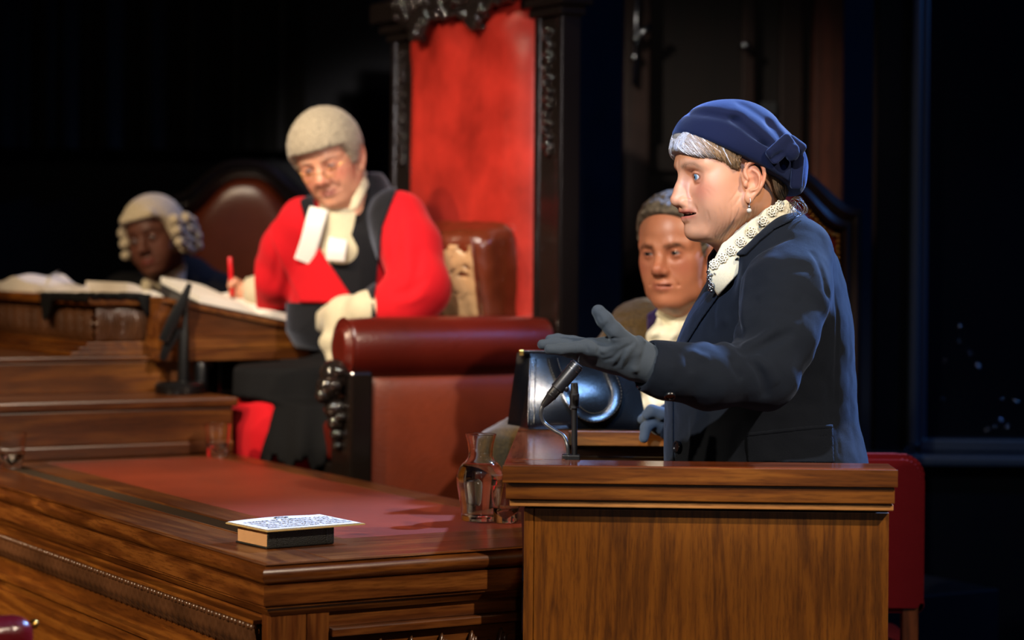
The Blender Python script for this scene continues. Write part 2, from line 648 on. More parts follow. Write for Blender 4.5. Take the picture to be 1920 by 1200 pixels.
# black glossy panelled screen at the right
YR = 6.6
def rx(u):
    return P(u, 500, YR).x
def rz(v):
    return P(1800, v, YR).z
x0 = rx(1640)
rw = Thing('wall_right', None, None, (x0, YR, 0), 0, kind='structure')
rw.add('panel', box(rx(1735) - x0, rx(2150) - x0, 0.02, 0.05, rz(830), 3.2, 0.004), M['gloss'])
rw.add('post', box(rx(1640) - x0, rx(1702) - x0, -0.02, 0.06, 0, 3.2, 0.006), M['gloss'])
fr = rw.add('frame', box(rx(1702) - x0, rx(1722) - x0, -0.05, 0.05, rz(835), 3.2, 0.01), M['gloss_frame'])
rw.add('frame', box(rx(1724) - x0, rx(1738) - x0, -0.02, 0.05, rz(828), 3.2, 0.008), M['gloss_frame'])
rw.add('rail', box(rx(1724) - x0, rx(2150) - x0, -0.03, 0.05, rz(845), rz(822), 0.006), M['gloss_frame'])
rw.add('ledge', box(rx(1615) - x0, rx(2150) - x0, -0.14, 0.06, rz(866), rz(847), 0.008), M['gloss_frame'])
rw.add('plinth', box(rx(1640) - x0, rx(2150) - x0, -0.06, 0.06, 0, rz(864), 0.004), M['gloss'])
# reflected lights on the glossy panel, laid on as small steel slivers
rng = random.Random(4)
for (u, v, l, a) in ((1800, 612, 5, .4), (1820, 662, 6, .9), (1836, 688, 14, -0.9), (1798, 640, 3, 0), (1880, 748, 5, .3), (1905, 752, 18, -0.3), (1878, 788, 10, -0.8), (1888, 800, 12, .7), (1850, 806, 8, .1), (1866, 800, 6, 1.2), (1765, 748, 3, 0), (1772, 676, 4, .5)):
    p = P(u, v, YR + 0.017)
    d = Vector((math.cos(a), 0, math.sin(a))) * l * YR / F / 2
    rw.add('glint', tube([p - d, p, p + d], [0.0006, 0.0022, 0.0006], 6), M['steel'], W=True, smooth=True)

# ================================================================== witness box
BXO = P(944, 871, 3.95)
BRZ = math.radians(-2.0)
RZ = BXO.z                                  # top of the rail
bx = Thing('witness_box', 'oak witness box with red-brown polished rails around the woman', 'witness box', (BXO.x, BXO.y, 0), BRZ)
W_, D_ = 0.690, 0.905
RW = 0.108
t1 = RZ - 0.031
fr_ = bx.add('front_rail', box(0, W_, 0, RW, t1, RZ, 0.0022), M['red_x'])
bx.add('side_rail', box(0, RW, RW + 0.0006, D_ - RW - 0.0006, t1, RZ, 0.0022), M['red_y'])
bx.add('back_rail', box(0, W_, D_ - RW, D_, t1, RZ, 0.0022), M['red_x'])
# oak fascia boards below the rail, each row set back
def ring(name, z0, z1, inset, th, mx, my, bev=0.0018):
    a, b, c, d = inset, W_ - 0.002 - inset * 0.15, inset, D_ - inset
    bx.add(name, box(a, b, c, c + th, z0, z1, bev), mx)
    bx.add(name, box(a, b, d - th, d, z0, z1, bev), mx)
    bx.add(name, box(a, a + th, c + th, d - th, z0, z1, bev), my)
# rail edges are faced with oak
bx.add('rail_facing', box(-0.0015, W_ + 0.0015, -0.004, 0.0, t1 - 0.0005, RZ - 0.0012, 0.001), M['oak_x'])
bx.add('rail_facing', box(RW, W_, D_ - RW - 0.004, D_ - RW, t1 - 0.0005, RZ - 0.0012, 0.001), M['oak_x'])
ring('fascia', t1 - 0.0305, t1 - 0.0025, 0.004, 0.03, M['oak_x'], M['oak_y'])
ring('bead_strip', t1 - 0.0435, t1 - 0.0328, 0.011, 0.03, M['strip_x'], M['strip_x'])
ring('shadow_gap', t1 - 0.054, t1 - 0.0432, 0.045, 0.02, M['ebony_matt'], M['ebony_matt'])
zp = t1 - 0.050
pn = plain('unused', (0, 0, 0))
M['panel_oak'] = wood('panel_oak', hexc('341a05'), hexc('73420c'), hexc('8c5514'), 'Z', 1.5, 0.42, 0.45, 1.0)
bx.add('corner_stile', box(0.036, 0.0535, 0.036, 0.06, 0.02, zp, 0.0015), M['panel_oak'])
bx.add('front_panel', box(0.0542, W_ - 0.008, 0.037, 0.058, 0.02, zp, 0.0015), M['panel_oak'])
bx.add('side_panel', box(0.036, 0.056, 0.0605, D_ - 0.037, 0.02, zp, 0.0015), M['panel_oak'])
bx.add('back_panel', box(0.0565, W_ - 0.0285, D_ - 0.058, D_ - 0.037, 0.02, zp, 0.0015), M['panel_oak'])
bx.add('box_floor', box(0.03, W_ - 0.006, 0.03, D_ - 0.03, 0.0, 0.02, 0.001), M['ebony_matt'])
BM = bx.M

# ================================================================== clerk's table
TZ = 0.85
XCUT = BXO.x + 0.0355
tb = Thing('court_table', 'long carved oak table with red leather top and dark grille strip', 'table', TC, CA)
TWD, TLN = 0.80, 1.985
def tadd(name, vf, mat, parent=None, cut=True, **k):
    if cut:
        vf = clip_x(vf, XCUT, TM)
        if len(vf[1]) == 0:
            return None
    return tb.add(name, vf, mat, parent=parent, **k)
# top
z0, z1 = TZ - 0.03, TZ
tadd('top_board', box(0.012, 0.132, 0.012, TLN, z0, z1, 0.002), M['mah_y'])
tadd('top_board', box(0.1325, TWD, 0.012, 0.13, z0, z1, 0.002), M['mah_x'])
tadd('top_board', box(0.1325, TWD, 0.1305, 0.258, z0, z1, 0.002), M['mah_x'])
tadd('top_board', box(0.196, 0.278, 0.2585, TLN, z0, z1, 0.002), M['mah_y'])
tadd('top_board', box(0.722, TWD, 0.2585, TLN, z0, z1, 0.004), M['mah_y'])
tadd('leather_top', box(0.2785, 0.7215, 0.2585, TLN - 0.05, z0, z1 - 0.0006, 0.001), M['table_leather'])
tadd('top_board', box(0.2785, 0.7215, TLN - 0.0495, TLN, z0, z1, 0.001), M['mah_x'])
# grille: recessed trough with diagonal lattice
tadd('grille_trough', box(0.1325, 0.1955, 0.2585, TLN, z0, z1 - 0.012, 0.0005), M['ebony_matt'])
gl = []
gx0, gx1, gy0, gy1 = 0.1345, 0.1935, 0.262, TLN - 0.01
w = gx1 - gx0
n = int((gy1 - gy0) / 0.0105)
for i in range(-6, n):
    for s in (1, -1):
        ya = gy0 + i * 0.0105
        yb = ya + w
        xa, xb = (gx0, gx1) if s > 0 else (gx1, gx0)
        t0 = max(0, (gy0 - ya) / w); t1_ = min(1, (gy1 - ya) / w)
        if t1_ <= t0:
            continue
        p0 = (xa + (xb - xa) * t0, ya + w * t0, z1 - 0.003 - 0.0012 * (s > 0))
        p1 = (xa + (xb - xa) * t1_, ya + w * t1_, z1 - 0.003 - 0.0012 * (s > 0))
        gl.append(tube([p0, p1], 0.0017, 4, False))
M['grille'] = plain('grille_iron', hexc('2f2318'), 0.35, 0.2, 0.5)
tadd('grille', join(*gl), M['grille'], kind='stuff')
tadd('grille_edge', box(0.1295, 0.1345, 0.2585, TLN, z1 - 0.004, z1 + 0.0015, 0.001), M['mah_y'])
tadd('grille_edge', box(0.1935, 0.1985, 0.2585, TLN, z1 - 0.004, z1 + 0.0015, 0.001), M['mah_y'])
# bullnose, frieze and bed moulding, mitred round the corner
path = [(0.0, TLN), (0.0, 0.0), (TWD, 0.0)]
def inset_path(d):
    return [(d, TLN), (d, d), (TWD, d)]
def sweep(name, d, prof, mat):
    o = tadd(name, moulding([(p[0], p[1]) for p in inset_path(d)], prof), mat, auto=35)
    o.data.materials.append(M['mah_edge_y'])
    for f_ in o.data.polygons:
        if f_.center.y > f_.center.x + 0.0005 and f_.area > 1e-7:
            f_.material_index = 1
    return o
bn = [(-0.03, TZ - 0.001), (-0.012, TZ - 0.001), (-0.006, TZ - 0.003)]
for i in range(9):
    a = math.pi * 0.42 - math.pi * 0.92 * i / 8
    bn.append((-0.016 + 0.016 * math.cos(a), TZ - 0.021 + 0.0165 * math.sin(a)))
bn += [(-0.03, TZ - 0.038)]
def flip(p):
    return [(o, z) for o, z in p]
M['mah_edge_y'] = wood('mah_edge_y', hexc('371c09'), hexc('603413'), hexc('8c5624'), 'Y', 1.2, 0.26, 0.6)
M['mah_edge'] = wood('mah_edge', hexc('371c09'), hexc('603413'), hexc('8c5624'), 'X', 1.2, 0.26, 0.6)
sweep('bullnose_edge', 0.0, flip(bn), M['mah_edge'])
sweep('frieze', 0.004, [(0, TZ - 0.038), (0, TZ - 0.072), (-0.03, TZ - 0.072), (-0.03, TZ - 0.038)], M['mah_edge'])
bed = [(-0.006, TZ - 0.072), (-0.006, TZ - 0.078), (-0.011, TZ - 0.079), (-0.013, TZ - 0.084), (-0.017, TZ - 0.088), (-0.022, TZ - 0.094), (-0.045, TZ - 0.094), (-0.045, TZ - 0.072)]
sweep('bed_moulding', 0.004, bed, M['mah_edge'])
# carcass: left long face
zb = TZ - 0.092
tadd('corner_post', box(0.028, 0.096, 0.028, 0.066, 0.0, zb, 0.002), M['mah_z'])
tadd('carcass', box(0.075, TWD - 0.01, 0.075, TLN, 0.0, zb, 0.0), M['mah_z'])
def y_board(name, x0, x1, za, zc, ya=0.0665, yb=TLN):
    return tadd(name, box(x0, x1, ya, yb, za, zc, 0.0015), M['oak_y'])
y_board('upper_board', 0.040, 0.076, 0.742, zb)
y_board('lower_board', 0.046, 0.076, 0.600, 0.7415)
y_board('fillet', 0.026, 0.048, 0.628, 0.640)
y_board('lower_panel', 0.034, 0.076, 0.10, 0.5995)
# carved moulding: fillet + leaf ovolo with a row of turned beads
cm = tadd('carved_moulding', box(0.012, 0.044, 0.067, TLN, 0.737, 0.744, 0.001), M['oak_y'])
def leafmould(s, t):
    y = 0.067 + (TLN - 0.067) * s
    a = -0.15 + (math.pi * 0.5 + 0.35) * t
    r = 0.033
    ph = y / 0.030
    k = ph - math.floor(ph)
    rib = 0.0022 * abs(math.sin(ph * math.pi)) ** 0.5 + 0.0014 * math.sin(ph * math.pi * 6) * (0.4 + 0.6 * math.sin(t * math.pi))
    rib += 0.0012 * math.sin(t * 21 + 5 * abs(k - 0.5))
    rr = r + rib
    return (0.050 - rr * math.cos(a) * 1.0, y, 0.722 - rr * math.sin(a) * 1.35)
tadd('leaf_ovolo', grid(leafmould, 900, 16), M['carved'], parent=cm, smooth=True)
bead_me = None
nb = int((1.75 - 0.075) / 0.0175)
for i in range(nb):
    y = 0.078 + i * 0.0175
    if bead_me is None:
        bead_me = mesh_from('bead', *ball((0, 0, 0), (0.0070, 0.0078, 0.0070), 2), M['carved'], True)
        long_me = mesh_from('bead', *ball((0, 0, 0), (0.0066, 0.0100, 0.0066), 2), M['carved'], True)
    o = link('bead', long_me if i % 2 else bead_me, cm)
    o.location = (0.0170, y, 0.7310)
# carcass: near short face (towards the witness box)
tadd('corner_stile', box(0.097, 0.140, 0.028, 0.066, 0.0, zb, 0.0015), M['mah_z'])
tadd('upper_panel', box(0.1405, TWD - 0.02, 0.036, 0.07, 0.728, zb, 0.001), M['mah_x'])
tadd('panel_fillet', box(0.1405, TWD - 0.02, 0.018, 0.05, 0.712, 0.7275, 0.003), M['mah_x'])
tadd('lower_panel', box(0.1405, TWD - 0.02, 0.040, 0.07, 0.02, 0.7115, 0.001), M['mah_x'])
# carved leaf scrolls under the fillet
for i in range(6):
    cx = 0.215 + i * 0.062
    pts = []
    for k in range(22):
        a = k / 21 * 4.6
        r = 0.030 * (1 - k / 26)
        pts.append((cx + r * math.cos(a + 2.6), 0.034 - 0.004 * math.sin(a), 0.672 + r * 1.05 * math.sin(a + 2.6)))
    sc = tadd('leaf_scroll', tube(pts, [0.0045 * (1 - 0.5 * k / 21) + 0.0012 for k in range(22)], 8), M['carved'], smooth=True)
    if sc is None:
        continue
    for j in range(3):
        q = [(cx + 0.030 + 0.004 * j, 0.035, 0.700 - 0.008 * j), (cx + 0.022, 0.030, 0.675 - 0.01 * j), (cx + 0.018 - .006 * j, 0.036, 0.640)]
        tadd('leaf', tube(smooth_path(q, 5), [0.001, 0.003, 0.004, 0.0045, 0.005, 0.005, 0.0045, 0.004, 0.003, 0.002, 0.001], 6), M['carved'], parent=sc, smooth=True)

# ================================================================== stepped bench behind the table
be = Thing('bench_steps', 'stepped oak ledges rising behind the red leather table', 'bench', TC, CA)
def badd(name, vf, mat, **k):
    return be.add(name, vf, mat, **k)
badd('lower_body', box(-0.5, 0.80, 2.0, 2.26, 0.0, 0.975, 0.002), M['mah_x'])
badd('riser_board', box(-0.5, 0.803, 1.9905, 2.0, 0.886, 0.972, 0.002), M['mah_x'])
badd('base_moulding', prism([(0, 0)] * 3, 0, 0) if False else box(-0.5, 0.806, 1.986, 2.0, 0.851, 0.885, 0.005), M['mah_x'])
badd('ledge', box(-0.5, 0.815, 1.978, 2.27, 0.976, 1.0, 0.006), M['mah_x'])
badd('upper_body', box(-0.5, 0.84, 2.2705, 3.4, 0.0, 1.085, 0.002), M['oak_x'])
badd('riser_board', box(-0.5, 0.838, 2.262, 2.27, 1.001, 1.083, 0.0015), M['oak_x'])
badd('upper_ledge', box(-0.5, 0.85, 2.255, 3.4, 1.0855, 1.10, 0.004), M['mah_x'])

# carved desk on top: left part with frieze, right part sloping towards the judge
dk = Thing('judges_desk', 'carved dark wooden desk with sloping end in front of the judge', 'desk', TC, CA)
FX, FY = 0.525, 2.30
dk.add('base_moulding', box(FX - 0.07, 0.70, FY - 0.03, 3.45, 1.101, 1.112, 0.003), M['oak_y'])
dk.add('base_moulding', box(FX - 0.045, 0.70, FY - 0.02, 3.45, 1.1125, 1.124, 0.003), M['mah_y'])
dk.add('base_moulding', box(FX - 0.02, 0.70, FY - 0.01, 3.45, 1.1245, 1.136, 0.003), M['oak_y'])
dk.add('body', box(FX + 0.012, 0.679, FY + 0.012, 3.45, 1.1365, 1.236, 0.002), M['mah_y'])
dk.add('back_body', box(0.68, 0.93, 2.98, 3.45, 1.101, 1.236, 0.002), M['mah_y'])
def leafh(s, per, t):
    ph = s / per
    k = ph - math.floor(ph) - 0.5
    hgt = 0.5 + 0.5 * math.cos(2 * math.pi * k)
    return 0.010 * math.sin(math.pi * t) ** 0.6 * (0.45 + 0.4 * hgt + 0.28 * math.sin(16 * math.pi * abs(k) * (0.4 + t)) * math.sin(math.pi * t))
dk.add('carved_frieze', grid(lambda s, t: (FX + 0.010 - leafh(s * 1.1, 0.075, t) * 1.6, FY + 0.012 + 1.1 * s, 1.138 + 0.095 * t), 460, 18), M['carved'], smooth=True)
dk.add('carved_frieze', grid(lambda s, t: (FX + 0.012 + 0.155 * s, FY + 0.010 - leafh(s * 0.155, 0.075, t) * 1.6, 1.138 + 0.095 * t), 90, 18), M['carved'], smooth=True)
dk.add('top_board', box(FX - 0.018, 0.69, FY - 0.018, 3.45, 1.2365, 1.262, 0.007), M['oak_y'])
dk.add('top_board', box(0.6905, 0.93, 2.98, 3.45, 1.2365, 1.262, 0.007), M['oak_y'])
# sloping end: three horizontal boards, cut along the slope, and the slope board itself
sl0, sl1 = (0.68, 1.252), (1.19, 1.152)
def slz(x):
    return sl0[1] + (sl1[1] - sl0[1]) * (x - sl0[0]) / (sl1[0] - sl0[0])
ends = [1.086, 1.118, 1.152]
dk.add('end_board', prism([(0.681, 1.086), (1.19, 1.086), (1.19, 1.1175), (0.681, 1.1175)], 2.20, 2.97, 0.002), M['mah_x'])
dk.add('end_board', prism([(0.681, 1.1185), (1.18, 1.1185), (1.18, 1.1495), (0.681, 1.1495)], 2.206, 2.97, 0.002), M['oak_x'])
dk.add('end_board', prism([(0.681, 1.1505), (1.172, 1.1505), (0.70, slz(0.70) - 0.006), (0.681, slz(0.681) - 0.006)], 2.206, 2.97, 0.001), M['mah_x'])
dk.add('slope_board', prism([(0.681, slz(0.681) - 0.005), (1.2, slz(1.2) - 0.005), (1.2, slz(1.2) + 0.010), (0.681, slz(0.681) + 0.010)], 2.195, 2.97, 0.002), M['mah_y'])

# ================================================================== the judge's throne
TH = Matrix.Translation((0.12, 6.0, 0)) @ Matrix.Rotation(CA, 4, 'Z')
th = Thing('judges_throne', 'tall black carved throne with red leather back behind the judge', 'throne', (0.12, 6.0, 0.5), CA)
BW = 0.84
def tz(z):
    return z - 0.5
for yb in (0.0, BW):
    po = th.add('post', box(-0.030, 0.028, yb - 0.068, yb + 0.068, 0, 1.72, 0.004), M['ebony'])
    th.add('post_fillet', box(-0.036, -0.028, yb - 0.066, yb - 0.046, 0.05, tz(2.02), 0.003), M['ebony'], parent=po)
    th.add('post_fillet', box(-0.036, -0.028, yb + 0.046, yb + 0.066, 0.05, tz(2.02), 0.003), M['ebony'], parent=po)
    cp = th.add('capital', box(-0.060, 0.045, yb - 0.105, yb + 0.105, tz(2.045), tz(2.075), 0.008), M['ebony'], parent=po)
    th.add('capital_moulding', box(-0.080, 0.060, yb - 0.13, yb + 0.13, tz(2.0755), tz(2.14), 0.01), M['ebony'], parent=po)
    th.add('capital_neck', box(-0.046, 0.036, yb - 0.082, yb + 0.082, tz(2.02), tz(2.0445), 0.006), M['ebony'], parent=po)
    rg = random.Random(int(yb * 100) + 3)
    for i in range(17):
        z = tz(1.985 - i * 0.0205)
        wd = 0.016 if i % 3 else 0.022
        bl = [ball((-0.036, yb + (0.010 if (i % 2) else -0.010) * (i % 3 != 0), z), (0.010, wd * 0.75, 0.0115), 2)]
        if i % 3 == 0:
            bl += [ball((-0.034, yb + 0.020, z - 0.006), (0.007, 0.008, 0.010), 1), ball((-0.034, yb - 0.020, z - 0.006), (0.007, 0.008, 0.010), 1)]
        th.add('carved_husk', join(*bl), M['ebony_gloss'], smooth=True, parent=po)
# leather back: domed, puckered at the top
def lback(s, t):
    # rolled edges: dense near the sides so that the roll is smooth
    s = 0.5 - 0.5 * math.cos(math.pi * s)
    wy = BW - 0.132
    y = 0.066 + wy * s
    z = tz(0.98 + 1.12 * t)
    d = min(s, 1 - s) * wy
    roll = math.sqrt(max(0.0, 1 - (1 - min(d / 0.11, 1.0)) ** 2))
    dt = (1 - t) * 1.12
    rt = math.sqrt(max(0.0, 1 - (1 - min(dt / 0.10, 1.0)) ** 2))
    puck = 0.014 * math.exp(-((t - 0.90) / 0.05) ** 2) * math.cos(s * math.pi * 5.0) * roll
    puck += 0.004 * math.exp(-((t - 0.5) / 0.3) ** 2) * math.sin(s * 9 + t * 5)
    x = 0.012 - 0.082 * roll * (0.35 + 0.65 * rt) + puck - 0.010 * math.sin(math.pi * s)
    return (x, y, z)
th.add('leather_back', grid(lback, 110, 110), M['red_leather'], smooth=True)
th.add('back_board', box(0.008, 0.026, 0.07, BW - 0.07, 0.1, 1.62, 0.002), M['ebony'])
# carved foliage hanging from the crest
rg = random.Random(11)
cr = th.add('crest', box(-0.095, 0.03, 0.07, BW - 0.07, tz(2.10), tz(2.22), 0.01), M['ebony'])
for i in range(44):
    s = (i + 0.5) / 44
    y = 0.09 + (BW - 0.18) * s
    low = 2.062 - 0.066 * (math.exp(-((s - 0.30) / 0.10) ** 2) + math.exp(-((s - 0.80) / 0.10) ** 2)) - 0.02 * math.exp(-((s - 0.55) / 0.1) ** 2)
    bl = []
    for k in range(5):
        zz = low + 0.012 + rg.random() * max(0.02, 2.12 - low)
        bl.append(ball((-0.098 + rg.uniform(-0.016, 0.016), y + rg.uniform(-0.015, 0.015), tz(zz)), (0.013, rg.uniform(0.010, 0.020), rg.uniform(0.010, 0.019)), 2))
    bl.append(ball((-0.098, y, tz((low + 2.12) / 2 + 0.01)), (0.015, 0.022, (2.14 - low) / 2), 2))
    th.add('carved_leaf', join(*bl), M['ebony_gloss'], smooth=True, parent=cr)
# seat
th.add('seat', box(-0.60, 0.0, 0.06, BW - 0.06, 0.34, 0.45, 0.03, 4), M['ox_leather'], auto=40)
th.add('seat_rail', box(-0.60, 0.0, 0.03, BW - 0.03, 0.24, 0.34, 0.008), M['ebony'])
# arms: near and far
for yb, sgn in ((0.0, -1), (BW, 1)):
    prof = []
    L0, L1 = -0.045, -0.640
    def armroll(s, t, yb=yb):
        a = 2 * math.pi * s
        x = L0 + (L1 - L0) * t
        r = 0.084 * (1 - 0.10 * abs(2 * t - 1) ** 4)
        if t > 0.985:
            r *= 0.80
        return (x, yb + r * 0.85 * math.cos(a), tz(1.143) + r * math.sin(a) * (1.0 + 0.05 * math.sin(3 * a)))
    ar = th.add('arm_roll', grid(armroll, 40, 60, True), M['ox_leather'], smooth=True)
    # rolled front of the arm: leather disc with a raised rim
    def face(s, t, yb=yb):
        a = 2 * math.pi * s
        r = 0.078 * t
        bul = -0.016 * (1 - t ** 4) + 0.010 * math.exp(-((t - 0.80) / 0.10) ** 2)
        return (L1 + 0.006 + bul, yb + r * 0.85 * math.cos(a), tz(1.143) + r * math.sin(a))
    th.add('arm_front', grid(face, 40, 14, True), M['ox_leather'], smooth=True, parent=ar)
    th.add('side_panel', grid(lambda s, t, yb=yb, sgn=sgn: (-0.055 - 0.53 * s, yb + sgn * (0.02 + 0.028 * (max(0, 1 - abs(2 * s - 1) ** 8) * max(0, 1 - abs(2 * t - 1) ** 8)) ** 0.5), tz(0.56 + 0.52 * t)), 40, 40), M['tan_leather'], smooth=True)
    th.add('side_frame', box(-0.59, -0.05, yb - 0.018, yb + 0.018, 0.02, 0.60, 0.003), M['ebony'])
    ap = th.add('arm_post', box(-0.640, -0.575, yb - 0.055, yb + 0.055, 0, tz(1.085), 0.008), M['ebony'])
    # carved head under the arm front
    hd = []
    for (x, dy, z, r) in ((-0.655, 0, 1.075, .042), (-0.672, 0, 1.045, .034), (-0.688, 0.0, 1.025, .022), (-0.66, .028, 1.085, .02), (-0.66, -.028, 1.085, .02), (-0.668, .026, 1.05, .018), (-0.668, -.026, 1.05, .018), (-0.655, 0, 0.99, .030), (-0.652, 0, 0.955, .024), (-0.650, 0, 0.925, .018), (-0.65, .02, 0.97, .016), (-0.65, -.02, .97, .016), (-0.648, 0, .895, .013)):
        hd.append(ball((x, yb + dy, tz(z)), r, 2))
    th.add('carved_head', join(*hd), M['ebony_gloss'], smooth=True, parent=ap)

# ================================================================== other chairs
def arch_chair(name, label, cat, loc, rz_, w, zt, zs, leath, mat, studs=None, lift=0.1):
    c = Thing(name, label, cat, loc, rz_)
    # frame as an arched band, leather panel inside; local x right, -y faces front
    def outline(w2, top, n=40):
        pts = []
        for i in range(n + 1):
            s = i / n * 2 - 1
            x = w2 * s
            a = abs(s)
            z = top - lift * (1 - (0.5 + 0.5 * math.cos(math.pi * min(1, a ** 1.35 * 1.02)))) - 0.0
            pts.append((x, z))
        return pts
    out = outline(w / 2, zt)
    inn = outline(w / 2 - 0.055, zt - 0.06)
    v, f = [], []
    O = [(-w / 2, zs)] + out + [(w / 2, zs)]
    I = [(-w / 2 + 0.055, zs)] + inn + [(w / 2 - 0.055, zs)]
    n = len(O)
    prof = [(0, -0.028), (0.25, -0.045), (0.5, -0.032), (0.75, -0.045), (1, -0.022), (1, 0.03), (0, 0.03)]
    for i in range(n):
        for k, y in prof:
            v.append((O[i][0] + (I[i][0] - O[i][0]) * k, y, O[i][1] + (I[i][1] - O[i][1]) * k))
    m_ = len(prof)
    for i in range(n - 1):
        for k in range(m_):
            l = (k + 1) % m_
            f.append([i * m_ + k, (i + 1) * m_ + k, (i + 1) * m_ + l, i * m_ + l])
    fo = c.add('frame', (v, f), mat, auto=40)
    # leather
    def lea(s, t):
        i = s * (n - 1)
        i0 = min(int(i), n - 2)
        fr = i - i0
        x = I[i0][0] + (I[i0 + 1][0] - I[i0][0]) * fr
        zt_ = I[i0][1] + (I[i0 + 1][1] - I[i0][1]) * fr
        xx = -w / 2 + 0.055 + (w - 0.11) * s
        a = abs(2 * s - 1)
        ztop = zt - 0.06 - lift * (1 - (0.5 + 0.5 * math.cos(math.pi * min(1, a ** 1.35 * 1.02))))
        z = zs + (ztop - zs) * t
        b = max(0, 1 - a ** 6) * max(0, 1 - abs(2 * t - 1) ** 8)
        return (xx, 0.0 - 0.045 * b ** 0.5, z)
    c.add('leather_back', grid(lea, 40, 40), leath, smooth=True)
    c.add('back_board', box(-w / 2 + 0.02, w / 2 - 0.02, 0.012, 0.026, zs, zt - lift - 0.02, 0.002), mat)
    if studs:
        sm = mesh_from('stud', *ball((0, 0, 0), (0.0065, 0.004, 0.0065), 2), studs, True)
        pth = []
        J = [(-w / 2 + 0.062, zs)] + outline(w / 2 - 0.062, zt - 0.068, 60) + [(w / 2 - 0.062, zs)]
        acc = 0
        for i in range(len(J) - 1):
            a, b = Vector(J[i]), Vector(J[i + 1])
            L = (b - a).length
            while acc < L:
                q = a + (b - a) * (acc / L)
                pth.append(q)
                acc += 0.0145
            acc -= L
        for q in pth:
            o = link('stud', sm, fo)
            o.location = (q.x, -0.030, q.y)
    # seat, arms and legs
    c.add('seat', box(-w / 2 + 0.03, w / 2 - 0.03, -0.52, 0.0, zs - 0.10, zs + 0.0, 0.03, 4), leath, auto=40)
    for sx in (-1, 1):
        for yy in (-0.49, 0.0):
            c.add('leg', box(sx * (w / 2 - 0.03) - 0.025, sx * (w / 2 - 0.03) + 0.025, yy - 0.025, yy + 0.025, 0.0 - loc[2] if False else -(zs_floor(zs)), zs - 0.10, 0.005), mat)
    return c
def zs_floor(zs):
    return 0.0
# chair behind the clerk and the judge
pc = P(462, 300, 7.6)
arch_chair('leather_chair', 'brown leather chair with black arched frame between clerk and judge', 'chair', (pc.x + 0.0, 7.6, 0.5), math.radians(-8), 0.50, pc.z - 0.5, 0.45, M['brown_leather'], M['ebony'], None, 0.12)
# chair of the man in the cravat
pc = P(1432, 296, 5.9)
M['gold'] = plain('gold_stud', hexc('8a5f24'), 0.45, 0.8)
M['chair_red'] = leather('chair_red', hexc('7d1f14'), 0.5)
arch_chair('armchair', 'dark arched chair with red leather and gold studs behind the woman', 'chair', (pc.x, 5.9, 0.12), math.radians(-6), 0.515, pc.z - 0.12, 0.50, M['chair_red'], M['ebony_matt'], M['gold'], 0.135)
single('floor_step', None, None, box(-0.05, 1.6, 5.32, 6.3, 0.0, 0.119, 0.003), M['floor'], kind='structure')

# plain red chair at the right, behind the witness box
YC = 4.99
rcp = P(1650, 1180, YC)
M['red_cloth'] = cloth('red_upholstery', hexc('5e0612'), 300, 0.2, 0.2, (1, 0.2, 0.25))
M['chair_wood'] = wood('chair_wood', hexc('3d1c0d'), hexc('5e3018'), hexc('7a4322'), 'Z', 1.0, 0.4)
rc = Thing('red_chair', 'plain crimson upholstered chair behind the right end of the witness box', 'chair', (P(1735, 1000, YC).x - 0.21, YC, 0), math.radians(180))
def rback(poly_r):
    return poly_r
zt_, zb_ = P(1650, 852, YC).z, P(1650, 1150, YC).z
def cush(w, z0, z1, th_, rr=0.05):
    pts = []
    for cx, cz, a0 in ((w / 2 - rr, z1 - rr, 0), (-w / 2 + rr, z1 - rr, 90), (-w / 2 + 0.02, z0 + 0.02, 180), (w / 2 - 0.02, z0 + 0.02, 270)):
        r = rr if a0 < 180 else 0.02
        for k in range(7):
            a = math.radians(a0 + 15 * k)
            pts.append((cx + r * math.cos(a) * (1 if a0 < 180 else 1), cz + r * math.sin(a)))
    return prism(pts, -th_, 0.0, 0.012)
rc.add('backrest', cush(0.42, zb_, zt_, 0.05), M['red_cloth'], auto=40)
rc.add('seat', box(-0.21, 0.21, -0.36, -0.03, 0.44, 0.515, 0.025, 4), M['red_cloth'], auto=40)
for sx in (-1, 1):
    rc.add('back_leg', box(sx * 0.18 - 0.018, sx * 0.18 + 0.018, -0.042, -0.008, 0.0, zb_ + 0.03, 0.004), M['chair_wood'])
    rc.add('leg', box(sx * 0.18 - 0.018, sx * 0.18 + 0.018, -0.34, -0.30, 0.0, 0.44, 0.004), M['chair_wood'])

# leather chair back peeping in at the lower left corner
lp = P(-6, 1158, 3.45)
lc = Thing('round_chair', 'oxblood leather chair back peeping in at the lower left corner', 'chair', (lp.x, lp.y, 0), math.radians(35))
M['crimson_leather'] = leather('crimson_leather', hexc('5a0d14'), 0.25)
def rtop(s, t):
    a = math.pi * s
    x = 0.052 * math.cos(a) * 1.0
    prof = math.sin(t * math.pi)
    return (-0.20 + 0.26 * t, -0.03 * math.cos(a) * (0.25 + 0.75 * prof ** 0.4), lp.z - 0.05 + (0.05 * math.sin(a)) * (prof ** 0.35))
def cback(s, t):
    a = 2 * math.pi * s
    c_, s_ = math.cos(a), math.sin(a)
    b = max(0.0, 1 - abs(2 * t - 1) ** 5) ** 0.5
    return (0.0, 0.0, 0.0)
lc.add('backrest', box(-0.40, 0.048, -0.05, 0.02, 0.50, lp.z + 0.004, 0.034, 6), M['crimson_leather'], auto=50)
lc.add('back_stud', ball((0.052, -0.02, lp.z - 0.012), (0.008, 0.008, 0.008), 2), M['brass'], smooth=True)
lc.add('seat', box(-0.42, 0.05, -0.5, -0.02, 0.40, 0.49, 0.03, 4), M['crimson_leather'], auto=50)
for sx in (-0.38, 0.02):
    for sy in (-0.46, -0.03):
        lc.add('leg', box(sx - 0.02, sx + 0.02, sy - 0.02, sy + 0.02, 0, 0.40, 0.004), M['chair_wood'])
